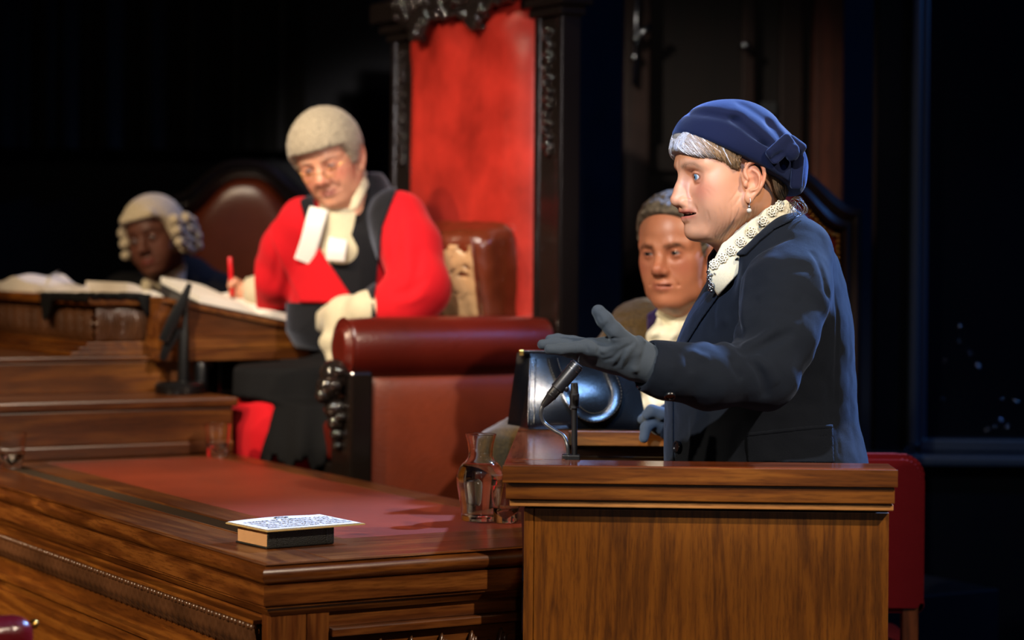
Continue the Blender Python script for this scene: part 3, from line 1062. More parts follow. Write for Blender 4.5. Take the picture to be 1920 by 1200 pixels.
# ================================================================== sculpting: signed distance fields -> one smooth mesh
def smin(a, b, k):
    if k <= 0:
        return np.minimum(a, b)
    h = np.clip(0.5 + 0.5 * (b - a) / k, 0, 1)
    return b + (a - b) * h - k * h * (1 - h)


def smax(a, b, k):
    return -smin(-a, -b, k)


def A(x):
    return np.array(x, dtype=np.float32)


def rotm(rx=0, ry=0, rz=0):
    return np.array(Euler((math.radians(rx), math.radians(ry), math.radians(rz))).to_matrix(), dtype=np.float32)


def sph(c, r):
    c = A(c)
    return (lambda p: np.sqrt(((p - c) ** 2).sum(1)) - r), c, r


def ell(c, r, R=None):
    c, r = A(c), A(r)

    def f(p):
        q = p - c
        if R is not None:
            q = q @ R
        k0 = np.sqrt(((q / r) ** 2).sum(1)) + 1e-6
        k1 = np.sqrt(((q / (r * r)) ** 2).sum(1)) + 1e-6
        return k0 * (k0 - 1) / k1
    return f, c, float(r.max())


def cone(a, b, ra, rb):
    a, b = A(a), A(b)
    ab = b - a
    L = float((ab * ab).sum()) + 1e-12

    def f(p):
        t = np.clip((p - a) @ ab / L, 0, 1)
        return np.sqrt(((p - a - t[:, None] * ab) ** 2).sum(1)) - (ra + (rb - ra) * t)
    return f, (a + b) / 2, math.sqrt(L) / 2 + max(ra, rb)


def chain(pts, rad, k=0.0):
    pts = [A(p) for p in pts]
    cs = [cone(pts[i], pts[i + 1], rad[i], rad[i + 1])[0] for i in range(len(pts) - 1)]
    allp = np.stack(pts)
    c = (allp.max(0) + allp.min(0)) / 2
    R = float(np.sqrt(((allp - c) ** 2).sum(1)).max()) + max(rad)

    def f(p):
        d = cs[0](p)
        for g in cs[1:]:
            d = smin(d, g(p), k)
        return d
    return f, c, R


def rbox(c, h, r=0.005, R=None):
    c, h = A(c), A(h)

    def f(p):
        q = p - c
        if R is not None:
            q = q @ R
        q = np.abs(q) - (h - r)
        return np.sqrt((np.maximum(q, 0) ** 2).sum(1)) + np.minimum(q.max(1), 0) - r
    return f, c, float(np.sqrt((h * h).sum()))


def plane(n, d):
    n = A(n)
    n = n / np.sqrt((n * n).sum())
    return (lambda p: p @ n - d), None, 0


def loft(levels, R=None, pw=2.0):
    """levels: (z, cx, cy, rx, ry) with z ascending"""
    L = np.array(sorted(levels), dtype=np.float32)
    z0, z1 = L[0, 0], L[-1, 0]

    def f(p):
        z = p[:, 2]
        g = [np.interp(z, L[:, 0], L[:, i]).astype(np.float32) for i in (1, 2, 3, 4)]
        dx, dy = p[:, 0] - g[0], p[:, 1] - g[1]
        if R is not None:
            dx, dy = dx * R[0] + dy * R[1], -dx * R[1] + dy * R[0]
        k = (np.abs(dx / g[2]) ** pw + np.abs(dy / g[3]) ** pw) ** (1 / pw)
        d = (k - 1) * np.minimum(g[2], g[3])
        return smax(d, np.maximum(z0 - z, z - z1), 0.02)
    c = A((L[:, 1].mean(), L[:, 2].mean(), (z0 + z1) / 2))
    return f, c, 5.0


class S:
    def __init__(s):
        s.ops = []

    def u(s, pr, k=0.01):
        s.ops.append((0, pr, k)); return s

    def sub(s, pr, k=0.004):
        s.ops.append((1, pr, k)); return s

    def cut(s, pr, k=0.004):
        s.ops.append((2, pr, k)); return s

    def disp(s, fn):
        s.ops.append((3, (fn, None, 0), 0)); return s

    def groove(s, pts, amp, w, taper=True):
        """positive amp carves, negative raises a ridge"""
        pts = [A(p) for p in pts]
        allp = np.stack(pts)
        c = (allp.max(0) + allp.min(0)) / 2
        R = float(np.sqrt(((allp - c) ** 2).sum(1)).max())
        seg = [float(np.sqrt(((pts[i + 1] - pts[i]) ** 2).sum())) for i in range(len(pts) - 1)]
        tot = sum(seg) + 1e-9

        def f(p):
            """distance and a weight that fades towards the ends of the line"""
            best = np.full(len(p), 1e9, np.float32); par = np.zeros(len(p), np.float32)
            acc = 0.0
            for i in range(len(pts) - 1):
                ab = pts[i + 1] - pts[i]
                t = np.clip((p - pts[i]) @ ab / (float((ab * ab).sum()) + 1e-12), 0, 1)
                d = np.sqrt(((p - pts[i] - t[:, None] * ab) ** 2).sum(1))
                m = d < best
                best[m] = d[m]; par[m] = (acc + t[m] * seg[i]) / tot
                acc += seg[i]
            return best, np.sqrt(np.clip(np.sin(np.pi * np.clip(par, 0.0, 1.0)), 0, 1)) if taper else 1.0
        s.ops.append((4, (f, c, R), (amp, w))); return s

    def __call__(s, p):
        d = None
        for op, (f, c, R), k in s.ops:
            if d is None:
                d = f(p)
                continue
            if op == 2:
                d = smax(d, f(p), k)
                continue
            if op == 3:
                d = f(p, d)
                continue
            if op == 4:
                m = ((p - c) ** 2).sum(1) < (R + 3 * k[1]) ** 2
                if m.any():
                    g_, w_ = f(p[m])
                    d[m] = d[m] + k[0] * w_ * np.exp(-(g_ / k[1]) ** 2)
                continue
            if R > 1.5 or c is None:
                v = f(p)
                d = smin(d, v, k) if op == 0 else smax(d, -v, k)
            else:
                m = ((p - c) ** 2).sum(1) < (R + k + 0.04) ** 2
                if m.any():
                    v = f(p[m])
                    d[m] = smin(d[m], v, k) if op == 0 else smax(d[m], -v, k)
        return d


def sym(prog):
    """mirror a program about y = 0"""
    def f(p):
        q = p.copy()
        q[:, 1] = np.abs(q[:, 1])
        return prog(q)
    return f


def mesh_sdf(fn, lo, hi, h, block=4):
    """narrow-band surface nets"""
    lo, hi = np.array(lo, float), np.array(hi, float)
    nb = np.ceil((hi - lo) / (h * block)).astype(int) + 1
    n = nb * block + 1
    # coarse
    ax = [lo[i] + (np.arange(nb[i]) + 0.5) * h * block for i in range(3)]
    g = np.stack(np.meshgrid(*ax, indexing='ij'), -1).reshape(-1, 3).astype(np.float32)
    dc = np.concatenate([fn(g[i:i + 200000].copy()) for i in range(0, len(g), 200000)])
    act = np.abs(dc) < h * block * 1.9
    D = np.repeat(np.repeat(np.repeat(dc.reshape(nb), block, 0), block, 1), block, 2)
    D = np.pad(D, ((0, 1),) * 3, mode='edge').astype(np.float32)
    msk = np.repeat(np.repeat(np.repeat(act.reshape(nb), block, 0), block, 1), block, 2)
    msk = np.pad(msk, ((0, 1),) * 3, mode='constant')
    m2 = msk.copy()
    for ax_ in range(3):
        sh = np.roll(m2, 1, ax_)
        m2 = m2 | sh
    ii = np.argwhere(m2)
    pts = (lo + ii * h).astype(np.float32)
    vals = np.concatenate([fn(pts[i:i + 200000].copy()) for i in range(0, len(pts), 200000)])
    D[ii[:, 0], ii[:, 1], ii[:, 2]] = vals
    # closed at the border
    for ax_ in range(3):
        sl = [slice(None)] * 3
        sl[ax_] = 0; D[tuple(sl)] = np.maximum(D[tuple(sl)], 1e-4)
        sl[ax_] = -1; D[tuple(sl)] = np.maximum(D[tuple(sl)], 1e-4)
    neg = D < 0
    c8 = np.zeros(tuple(np.array(D.shape) - 1), np.int8)
    for dx in (0, 1):
        for dy in (0, 1):
            for dz in (0, 1):
                c8 += neg[dx:D.shape[0] - 1 + dx, dy:D.shape[1] - 1 + dy, dz:D.shape[2] - 1 + dz]
    cells = np.argwhere((c8 > 0) & (c8 < 8))
    idx = -np.ones(c8.shape, np.int64)
    idx[cells[:, 0], cells[:, 1], cells[:, 2]] = np.arange(len(cells))
    acc = np.zeros((len(cells), 3)); cnt = np.zeros(len(cells))
    for a in range(3):
        b, c = [(1, 2), (0, 2), (0, 1)][a]
        for o1 in (0, 1):
            for o2 in (0, 1):
                s0 = cells.copy(); s0[:, b] += o1; s0[:, c] += o2
                s1 = s0.copy(); s1[:, a] += 1
                d0 = D[s0[:, 0], s0[:, 1], s0[:, 2]]; d1 = D[s1[:, 0], s1[:, 1], s1[:, 2]]
                m = (d0 < 0) != (d1 < 0)
                t = d0[m] / (d0[m] - d1[m])
                q = s0[m].astype(float); q[:, a] += t
                acc[m] += q; cnt[m] += 1
    V = lo + acc / cnt[:, None] * h
    faces = []
    for a in range(3):
        b, c = [(1, 2), (2, 0), (0, 1)][a]
        s0 = [slice(None)] * 3; s1 = [slice(None)] * 3
        s0[a] = slice(0, -1); s1[a] = slice(1, None)
        n0, n1 = neg[tuple(s0)], neg[tuple(s1)]
        for flip_, e in ((False, n0 & ~n1), (True, ~n0 & n1)):
            e = np.argwhere(e)
            if not len(e):
                continue
            ok = (e[:, b] > 0) & (e[:, c] > 0) & (e[:, b] < D.shape[b] - 1) & (e[:, c] < D.shape[c] - 1)
            e = e[ok]
            q = []
            for (ob, oc) in ((0, 0), (-1, 0), (-1, -1), (0, -1)):
                z = e.copy(); z[:, b] += ob; z[:, c] += oc
                q.append(idx[z[:, 0], z[:, 1], z[:, 2]])
            q = np.stack(q, 1)
            q = q[(q >= 0).all(1)]
            faces.append(q[:, ::-1] if flip_ else q)
    Fc = np.concatenate(faces)
    return V, Fc


def grad(fn, p, e=0.0008):
    p = p.astype(np.float32)
    g = np.zeros_like(p)
    for i in range(3):
        q = p.copy(); q[:, i] += e
        r = p.copy(); r[:, i] -= e
        g[:, i] = fn(q) - fn(r)
    return g / (np.sqrt((g * g).sum(1))[:, None] + 1e-9)


def project(fn, p, off=0.0, it=6):
    p = np.array(p, dtype=np.float32).reshape(-1, 3)
    for _ in range(it):
        d = fn(p.copy()) - off
        p = p - grad(fn, p) * np.clip(d, -0.02, 0.02)[:, None]
    return p


def hit(fn, u, v, y0, y1, n=400):
    """where the line of sight through (u, v) first meets a surface"""
    Y = np.linspace(y0, y1, n)
    p = np.array([tuple(P(u, v, y)) for y in Y], dtype=np.float32)
    d = fn(p)
    i = np.argmax(d < 0)
    if not (d < 0).any():
        i = int(np.argmin(d))
    return Vector(p[i])


def poly_sd(px, py, poly):
    """signed distance to a polygon"""
    poly = np.array(poly, dtype=np.float32)
    n = len(poly)
    d = np.full(px.shape, 1e9, np.float32)
    s = np.ones(px.shape, np.float32)
    for i in range(n):
        j = (i - 1) % n
        ex, ey = poly[j] - poly[i]
        wx, wy = px - poly[i][0], py - poly[i][1]
        t = np.clip((wx * ex + wy * ey) / (ex * ex + ey * ey + 1e-12), 0, 1)
        bx_, by_ = wx - ex * t, wy - ey * t
        d = np.minimum(d, bx_ * bx_ + by_ * by_)
        c1 = py >= poly[i][1]; c2 = py < poly[j][1]; c3 = ex * wy > ey * wx
        fl = (c1 & c2 & c3) | (~c1 & ~c2 & ~c3)
        s = np.where(fl, -s, s)
    return s * np.sqrt(d)


def patch(fn, poly, t, ymax, off=0.0, k=0.003, ymin=0.0):
    """a layer of cloth of thickness 2t lying on a surface, cut to a pattern seen from the front"""
    def f(p):
        d = np.abs(fn(p.copy()) - off) - t
        u, v = pix(p)
        e = poly_sd(u, v, poly) * p[:, 1] / F
        return smax(smax(smax(d, e, k), p[:, 1] - ymax, k), ymin - p[:, 1], k)
    return f


def bounds_px(poly, y0, y1, pad=0.02):
    c = np.array([tuple(P(u, v, y)) for u, v in poly for y in (y0, y1)])
    return c.min(0) - pad, c.max(0) + pad


def cellnoise(p, sc, seed=0.0):
    q = p * sc + seed
    return (np.sin(q[:, 0] * 1.7 + 1.3 * np.sin(q[:, 1] * 1.1 + 0.7)) + np.sin(q[:, 1] * 1.9 + 1.1 * np.sin(q[:, 2] * 1.3 + 2.0)) + np.sin(q[:, 2] * 1.5 + 1.2 * np.sin(q[:, 0] * 1.2 + 4.1))) / 3.0


# ------------------------------------------------------------------ heads (local frame: x forward, y left, z up, eyes at z = 0)
EYE = (0.0745, 0.0315, -0.001)


def head_prog(mouth=0.0, jowl=0.0, nose=1.0, lips=1.0, lid=0.0048, droop=0.0, ex=0.0, mc=0.015, chin=0.0, crease=1.0, tipr=0.0112, mw=0.0245, browz=0.0, browr=0.0, mdown=0.0, cheek=0.0, ez=0.0):
    """ex: how far the eyes lie back; mc: how far the mouth corners lie back"""
    h = S()
    e0 = EYE[0] - ex
    h.u(ell((-0.008, 0, 0.028), (0.094, 0.076, 0.088)), 0)
    h.u(ell((0.035, 0, 0.038), (0.053, 0.062, 0.060)), 0.03)
    h.u(ell((0.028, 0, -0.040), (0.055, 0.055, 0.074)), 0.03)
    h.u(cone((-0.004, 0.052, -0.058), (0.058, 0.020, -0.098), 0.018, 0.018), 0.03)
    h.u(ell((0.071 + chin, 0, -0.100), (0.019, 0.022, 0.0175)), 0.018)
    h.u(sph((0.046, 0.041, -0.022), 0.026), 0.025)
    h.u(sph((0.046, 0.036, -0.056), 0.026 + jowl * 0.4 + cheek), 0.03)
    if jowl:
        h.u(sph((0.030, 0.044, -0.086), 0.014 + jowl), 0.025)
        h.u(cone((0.035, 0, -0.112), (-0.01, 0, -0.125), 0.022, 0.03), 0.03)
    h.u(chain([(0.082, 0.010, 0.021 + ez - browz * 1.3), (0.079, 0.026, 0.022 + ez - browz), (0.062, 0.051, 0.020 + ez - browz * .6)], [0.011 + browr, 0.0115 + browr, 0.010], 0.004), 0.013)
    h.sub(ell((0.101 - ex, 0.032, -0.003 + ez), (0.022, 0.019, 0.013)), 0.016)
    # nose
    h.u(cone((0.083, 0, 0.008), (0.106 * nose, 0, -0.030 - droop), 0.0075, 0.0100), 0.012)
    h.u(sph((0.1055 * nose, 0, -0.0335 - droop), tipr), 0.006)
    h.u(cone((0.092, 0, -0.020 - droop * .5), (0.092, 0.009, -0.038 - droop * .8), 0.010, 0.009), 0.010)
    h.u(ell((0.0925, 0.0130, -0.039 - droop * 0.8), (0.0125, 0.0072, 0.0085)), 0.006)
    h.sub(ell((0.0985, 0.0068, -0.048 - droop), (0.0075, 0.0038, 0.0055)), 0.003)
    h.groove([(0.097, 0.017, -0.030 - droop * .8), (0.084, 0.0205, -0.033 - droop * .8), (0.080, 0.0195, -0.043 - droop * .8)], 0.0016, 0.0022)
    # mouth
    h.u(ell((0.066, 0, -0.067), (0.027, 0.030, 0.024)), 0.018)
    cx = 0.080 - mc
    h.u(chain([(0.0955, 0, -0.0625 + mouth * 0.2), (0.0915, 0.012, -0.064 + mouth * .15), (cx - 0.003, mw, -0.0685 - mdown)], [0.0052 * lips, 0.0046 * lips, 0.0018], 0.002), 0.006)
    h.u(chain([(0.0920, 0, -0.0745 - mouth), (0.0880, 0.011, -0.0735 - mouth * .85), (cx - 0.003, mw - 0.001, -0.0700 - mouth * 0.2 - mdown)], [0.0062 * lips, 0.0054 * lips, 0.0018], 0.002), 0.006)
    h.sub(ell((0.094, 0, -0.0684 - mouth * 0.45), (0.026 + mc * 1.4, mw, 0.0011 + mouth * 0.75)), 0.0022)
    zs_ = -0.0684 - mouth * 0.45
    h.sub(chain([(0.104, 0, zs_), (0.094, 0.014, zs_), (cx - 0.002, mw + 0.001, -0.0692 - mdown)], [0.001 + mouth * 0.6, 0.0009 + mouth * .5, 0.0008], 0.0), 0.002)
    h.groove([(0.0865, 0, -0.0865 - mouth * .6), (0.080, 0.016, -0.0855 - mouth * .5)], 0.0022, 0.005)
    # eyelids with the open slit
    h.u(sph((e0, EYE[1], EYE[2] + ez), 0.0152), 0.006)
    h.sub(ell((e0 + 0.0185, 0.0320, -0.0008 + ez), (0.016, 0.0126, lid)), 0.0022)
    # upper lid fold and bag below the eye
    h.groove([(e0 + 0.0155, 0.020, 0.0085 + ez), (e0 + 0.0155, 0.032, 0.0105 + ez), (e0 + 0.0075, 0.044, 0.0075 + ez)], 0.0014 * crease, 0.0018)
    h.groove([(e0 + 0.0155, 0.020, -0.0115 + ez), (e0 + 0.0125, 0.033, -0.0150 + ez), (e0 + 0.0035, 0.045, -0.0115 + ez)], 0.0012 * crease, 0.0022)
    h.groove([(0.096, 0.0185, -0.038 - droop * .7), (0.086, 0.030, -0.056), (0.076 - mc * .5, 0.0335, -0.074)], 0.0024 * crease, 0.0042)
    h.ex = ex
    h.lid = lid
    h.ez = ez
    return h


def ear_prog():
    e = S()
    b = np.array((0.004, 0.071, -0.023))

    def q(back, up, out=0.0):
        back *= 1.10; up *= 0.98
        return b + np.array((-back - 0.10 * up, 0.34 * back + 0.003 + out, up))
    e.u(ell(q(0.013, 0.002, -.002), (0.0185, 0.0045, 0.0295), rotm(0, 6, -19)), 0)
    hel = [q(0.006, 0.003, .004), q(0.001, 0.012, .003), q(0.001, 0.022, .002), q(0.006, 0.031, .003), q(0.015, 0.034, .004), q(0.0235, 0.030, .003), q(0.0285, 0.018, .003), q(0.0285, 0.003, .003), q(0.0235, -0.012, .002), q(0.016, -0.023, .002), q(0.010, -0.029, .001)]
    hel = smooth_path(hel, 4)
    e.u(chain(hel, [0.0037] * len(hel)), 0.002)
    ant = smooth_path([q(0.013, 0.020, .002), q(0.020, 0.012, .004), q(0.0215, 0.0, .005), q(0.017, -0.012, .005), q(0.009, -0.016, .004)], 4)
    e.u(chain(ant, [0.0032] * len(ant)), 0.003)
    e.u(ell(q(0.007, -0.028, 0.001), (0.0085, 0.0045, 0.0110), rotm(0, 0, -23)), 0.005)
    e.u(ell(q(0.001, -0.004, .003), (0.0042, 0.0040, 0.0065)), 0.003)
    e.sub(ell(q(0.0115, -0.001, .008), (0.0085, 0.0095, 0.0125)), 0.003)
    e.sub(ell(q(0.0085, 0.012, .007), (0.0060, 0.0060, 0.0060)), 0.003)
    e.groove(smooth_path([q(0.008, 0.027, .004), q(0.017, 0.028, .005), q(0.0255, 0.016, .006), q(0.0245, 0.001, .005), q(0.0205, -0.012, .005)], 3), 0.0022, 0.0022)
    return e


class Head:
    """placed head: world <-> local transforms and the field in world space"""

    def __init__(s, centre, yaw, pitch, roll, scale, prog, ears=True, width=1.0, grooves=None):
        # yaw: 0 faces the camera (-Y); positive turns towards -X
        f0 = Matrix.Rotation(math.radians(-90 - yaw), 3, 'Z')
        R = f0 @ Matrix.Rotation(math.radians(pitch), 3, 'Y') @ Matrix.Rotation(math.radians(roll), 3, 'X')
        s.R = np.array(R, dtype=np.float32)
        s.c = np.array(centre, dtype=np.float32)
        s.s = scale
        s.w = width
        s.prog = prog
        s.ear = ear_prog() if ears else None
        s.g = grooves

    def loc(s, p):
        q = (p - s.c) @ s.R / s.s
        q[:, 1] /= s.w
        return q

    def wld(s, q):
        q = np.array(q, dtype=np.float32).reshape(-1, 3).copy()
        q[:, 1] *= s.w
        return (q * s.s) @ s.R.T + s.c

    def W(s, *q):
        return s.wld([q])[0]

    def face(s, p):
        q = s.loc(p)
        q[:, 1] = np.abs(q[:, 1])
        d = s.prog(q)
        if s.ear is not None:
            m = ((q - A((-0.02, 0.078, -0.004))) ** 2).sum(1) < 0.075 ** 2
            if m.any():
                d[m] = smin(d[m], s.ear(q[m]), 0.004)
        return d * s.s

    def skull(s, p):
        q = s.loc(p)
        d1 = ell((-0.008, 0, 0.028), (0.094, 0.076, 0.088))[0](q)
        d2 = ell((0.035, 0, 0.038), (0.053, 0.062, 0.060))[0](q)
        return smin(d1, d2, 0.03) * s.s

    def M4(s):
        M_ = np.eye(4); M_[:3, :3] = s.R * s.s; M_[:3, 3] = s.c
        return M_


def skin_tint(hd, V, base, lip, blush, dark=None, brow_col=None, brow_amt=0.6, seed=1.0, mw=0.0245, nose_red=0.65, browz=0.0):
    q = hd.loc(V.astype(np.float32))
    y = np.abs(q[:, 1])
    n = cellnoise(q, 60, seed) * 0.5 + cellnoise(q, 170, seed + 3) * 0.5
    c = np.array(base)[None, :] * (1 + 0.06 * n)[:, None]

    def blend(c, w, col):
        w = np.clip(w, 0, 1)[:, None]
        return c * (1 - w) + np.array(col)[None, :] * w
    g = lambda x0, y0, z0, sx, sy, sz: np.exp(-(((q[:, 0] - x0) / sx) ** 2 + ((y - y0) / sy) ** 2 + ((q[:, 2] - z0) / sz) ** 2))
    c = blend(c, 0.75 * g(0.066, 0.046, -0.030, 0.03, 0.022, 0.020), blush)
    c = blend(c, nose_red * g(0.110, 0.0, -0.034, 0.02, 0.018, 0.014), blush)
    c = blend(c, 0.5 * g(-0.02, 0.085, -0.004, 0.03, 0.012, 0.035), blush)
    c = blend(c, 0.5 * g(0.088, 0.034, hd.prog.ez, 0.02, 0.018, 0.010), blush)
    lw = np.exp(-((q[:, 2] + 0.0695) / 0.0092) ** 4) * np.exp(-(y / (mw * 0.95)) ** 6) * (q[:, 0] > 0.052)
    c = blend(c, 0.85 * lw, lip)
    e0 = EYE[0] - hd.prog.ex
    er_ = np.sqrt(((y - 0.032) / 0.0126) ** 2 + ((q[:, 2] + 0.0008 - hd.prog.ez) / (hd.prog.lid + 0.0012)) ** 2)
    rim = np.exp(-((er_ - 1.0) / 0.22) ** 2) * (q[:, 0] > e0 + 0.004)
    c = blend(c, 0.75 * rim, np.array(base) * np.array((0.30, 0.20, 0.18)))
    if brow_col is not None:
        zb_ = 0.0195 + hd.prog.ez - browz + 0.004 * np.exp(-((y - 0.036) / 0.012) ** 2) - np.maximum(0, y - 0.045) * 0.5
        bw = np.exp(-((q[:, 2] - zb_) / 0.0042) ** 2) * (1 / (1 + np.exp(-(y - 0.013) / 0.0015))) * (1 / (1 + np.exp((y - 0.053) / 0.002))) * (q[:, 0] > 0.04)
        hair = 0.7 + 0.3 * np.sin(q[:, 1] * 2600 + q[:, 2] * 1400)
        c = blend(c, brow_amt * bw * hair, brow_col)
    return c


def eye_mesh(r=0.0139):
    v, f = [], []
    n, m = 28, 22
    cols = []
    for i in range(m + 1):
        th_ = math.pi * i / m
        rr = r * (1.0 + (0.05 * math.exp(-(th_ / 0.34) ** 4)))
        for j in range(n):
            a = 2 * math.pi * j / n
            v.append((rr * math.cos(th_), rr * math.sin(th_) * math.cos(a), rr * math.sin(th_) * math.sin(a)))
            cols.append(th_)
    for i in range(m):
        for j in range(n):
            k = (j + 1) % n
            f.append([i * n + j, i * n + k, (i + 1) * n + k, (i + 1) * n + j])
    return v, f, np.array(cols)


M['eye'] = attr_mat('eye_mat', 0.08, 0, 0.6)


def add_eyes(T, hd, iris, look=(0, 0), white=(0.62, 0.57, 0.54)):
    v, f, th_ = eye_mesh()
    for sg in (-1, 1):
        Rl = np.array(Euler((0, math.radians(look[1]), math.radians(look[0]))).to_matrix())
        q = np.array(v) @ Rl.T + np.array((EYE[0] - hd.prog.ex, sg * EYE[1], EYE[2] + hd.prog.ez))
        o = T.add('eye', (hd.wld(q), f), M['eye'], smooth=True, W=True)
        c = np.tile(np.array(white), (len(th_), 1))
        c[th_ < 0.50] = np.array(iris)
        c[(th_ < 0.56) & (th_ >= 0.46)] = np.array(iris) * 0.35
        c[th_ < 0.22] = (0.005, 0.005, 0.006)
        set_tint(o, c)


def in_poly_local(hd, poly, axis=(0, 2)):
    def f(p):
        q = hd.loc(p)
        return poly_sd(q[:, axis[0]], q[:, axis[1]], poly) * hd.s
    return f


def surf(T, name, fn, lo, hi, h, mat, parent=None, label=None):
    V, Fc = mesh_sdf(fn, lo, hi, h)
    o = T.add(name, (V, Fc), mat, smooth=True, W=True, parent=parent, label=label)
    return o, V


def arr(*ps):
    return np.array([tuple(p) for p in ps])
# ================================================================== the woman in the witness box
M['skin_w'] = attr_mat('skin_witness', 0.46, 0.12, 0.4, 900, 0.25, 0, 0.0006)
M['navy'] = cloth('navy_wool', hexc('0f151f'), 900, 0.5, 0.10, (0.5, 0.65, 1.0))
M['navy_felt'] = cloth('navy_felt', hexc('0b1330'), 1200, 0.3, 0.35, (0.35, 0.5, 1.0))
M['glove'] = cloth('grey_glove', hexc('3b434c'), 1500, 0.2, 0.2, (0.7, 0.85, 1.0))
M['cream'] = cloth('cream_cotton', hexc('d8d0b4'), 900, 0.2, 0.1)
M['lace'] = plain('ivory_lace', hexc('d9d3c0'), 0.8, 0, 0.2, 500, 0.4)
M['hair_w'] = attr_mat('hair_witness', 0.5, 0, 0.35)
M['pearl'] = plain('pearl', hexc('d8cfc0'), 0.2, 0.1, 0.6)
M['button'] = plain('navy_button', hexc('0d1118'), 0.25, 0, 0.6)

wp = P(1430, 1100, 4.36)
wm = Thing('person', 'woman in navy jacket and felt hat holding out a gloved hand', 'person', (wp.x, 4.36, 0.02))
WH = Head(P(1368, 322, 4.25), 74, 5, 2, 1.07, head_prog(mouth=0.0026, nose=0.985, lid=0.0052, droop=0.011, ez=-0.0055, ex=0.009, mc=0.014, chin=0.003, crease=1.0, tipr=0.0100, mw=0.031))
hp = WH.prog
for i in range(5):           # laughter lines
    hp.groove([(0.056, 0.055, 0.004 - 0.0035 * i), (0.040, 0.066, 0.012 - 0.0085 * i)], 0.0011, 0.0013)
for i in range(3):           # fine forehead lines
    hp.groove([(0.096, 0, 0.030 + 0.009 * i), (0.086, 0.03, 0.032 + 0.009 * i)], 0.0006, 0.0014)

neck_a = P(1408, 395, 4.28)
neck_b = P(1450, 520, 4.36)
wb = S()
wb.u((WH.face, A(WH.c), 3.0), 0)
wb.u(cone(WH.W(-0.030, 0, -0.050), neck_b, 0.055, 0.060), 0.030)
wb.u(cone(WH.W(0.030, 0.0, -0.098), P(1388, 490, 4.28), 0.022, 0.034), 0.030)
wb.u(ell(P(1450, 590, 4.38), (0.09, 0.12, 0.09)), 0.04)
wb0 = S(); wb0.ops = list(wb.ops)
for k in range(13):
    j = [0, 3, -2, 2, -3, 1, 2, -2, 3, 0, -2, 2, 1][k]
    t0 = [396, 384, 390, 376, 388, 372, 384, 370, 386, 374, 380, 388, 384][k]
    pts = [(1338 + 6.6 * k + j, t0), (1341 + 6.2 * k + j * .6, 402), (1338 + 5.8 * k, 424), (1330 + 5.2 * k, 442 + 0.5 * k), (1320 + 4.6 * k, 455 + 1.8 * k)]
    wb.groove([hit(wb0, u, v, 4.05, 4.45) for u, v in pts], 0.0008 + 0.0003 * (k % 3), 0.0019)
for pts, am in (([(1326, 394), (1330, 412), (1322, 436)], .0015), ([(1418, 386), (1406, 420), (1390, 446)], .0012), ([(1395, 350), (1386, 372), (1372, 392)], .0008), ([(1390, 345), (1378, 366), (1362, 384)], .0006),
                ([(1316, 346), (1330, 352), (1342, 362)], .0003), ([(1314, 350), (1326, 358), (1334, 370)], .0003)):
    wb.groove([hit(wb0, u, v, 4.05, 4.45) for u, v in pts], am, 0.0018)
o, V = surf(wm, 'body', wb, WH.c - A((0.19, 0.16, 0.34)), WH.c + A((0.24, 0.24, 0.15)), 0.0018, M['skin_w'])
set_tint(o, skin_tint(WH, V, hexc('cb9270'), hexc('a5473c'), hexc('c5715a'), brow_col=hexc('7a5a45'), brow_amt=0.95, mw=0.031, nose_red=0.3))
add_eyes(wm, WH, hexc('5f7f93'), look=(6, 0))
# teeth
tv = []
for i in range(-3, 4):
    q = ball((0.0860 - 0.0009 * i * i, i * 0.0056, -0.0665), (0.0030, 0.0030, 0.0036), 2)
    tv.append((WH.wld(q[0]), q[1]))
wm.add('teeth', join(*tv), plain('teeth', hexc('d8cdb8'), 0.25), smooth=True, W=True)

# hair: a cap under the hat, swept over the forehead and tucked behind the ear, with strands laid on it
hair_poly = [(0.140, 0.095), (0.135, 0.054), (0.098, 0.040), (0.080, 0.029), (0.056, 0.022), (0.036, 0.014), (0.022, 0.000), (0.011, -0.003), (0.008, 0.020), (-0.006, 0.042), (-0.046, 0.020), (-0.048, -0.008), (-0.060, -0.040), (-0.078, -0.062), (-0.105, -0.058), (-0.125, -0.02), (-0.13, 0.10), (0.0, 0.14)]
inp = in_poly_local(WH, hair_poly)
hat_R = rotm(0, -31, 0)
HATO = A((-0.020, 0, 0.016))
def hat_r(p):
    return (WH.loc(p) - HATO) @ hat_R          # x along the brim line
def hair_fn(p):
    q = WH.loc(p)
    d = smin(WH.skull(p), ell((-0.050, 0, -0.026), (0.050, 0.060, 0.045))[0](q) * WH.s, 0.02)
    front = np.clip((q[:, 0] - 0.045) / 0.04, 0, 1)
    d = d - 0.0040 - 0.006 * front
    d = smax(d, inp(p), 0.006)
    return smax(d, (hat_r(p)[:, 2] - 0.022) * WH.s, 0.004)
o, V = surf(wm, 'hair', hair_fn, WH.c - A((0.16, 0.14, 0.10)), WH.c + A((0.20, 0.14, 0.16)), 0.0024, M['hair_w'])
q = WH.loc(V.astype(np.float32))
fr = np.clip((q[:, 0] - 0.050) / 0.045, 0, 1)[:, None]
sn = (0.5 + 0.5 * np.sin((q[:, 2] + 0.45 * q[:, 0]) * 1100 + 2 * np.sin(q[:, 0] * 90)))[:, None]
set_tint(o, np.array(hexc('5d4a36')) * (0.75 + 0.3 * sn) * (1 - fr) + np.array(hexc('98938c')) * (0.75 + 0.25 * sn) * fr)
rg = random.Random(5)
SV, SF, SC_ = [], [], []
nv = 0
def put_strand(pts, r0, col):
    global nv
    pts = smooth_path([tuple(x) for x in pts], 3)
    n = len(pts)
    v, f = tube(pts, [r0 * (1 - 0.8 * (i / (n - 1)) ** 3) for i in range(n)], 4, True)
    SV.append(np.array(v)); SF.extend([[i + nv for i in q] for q in f]); nv += len(v)
    SC_.extend([col] * len(v))
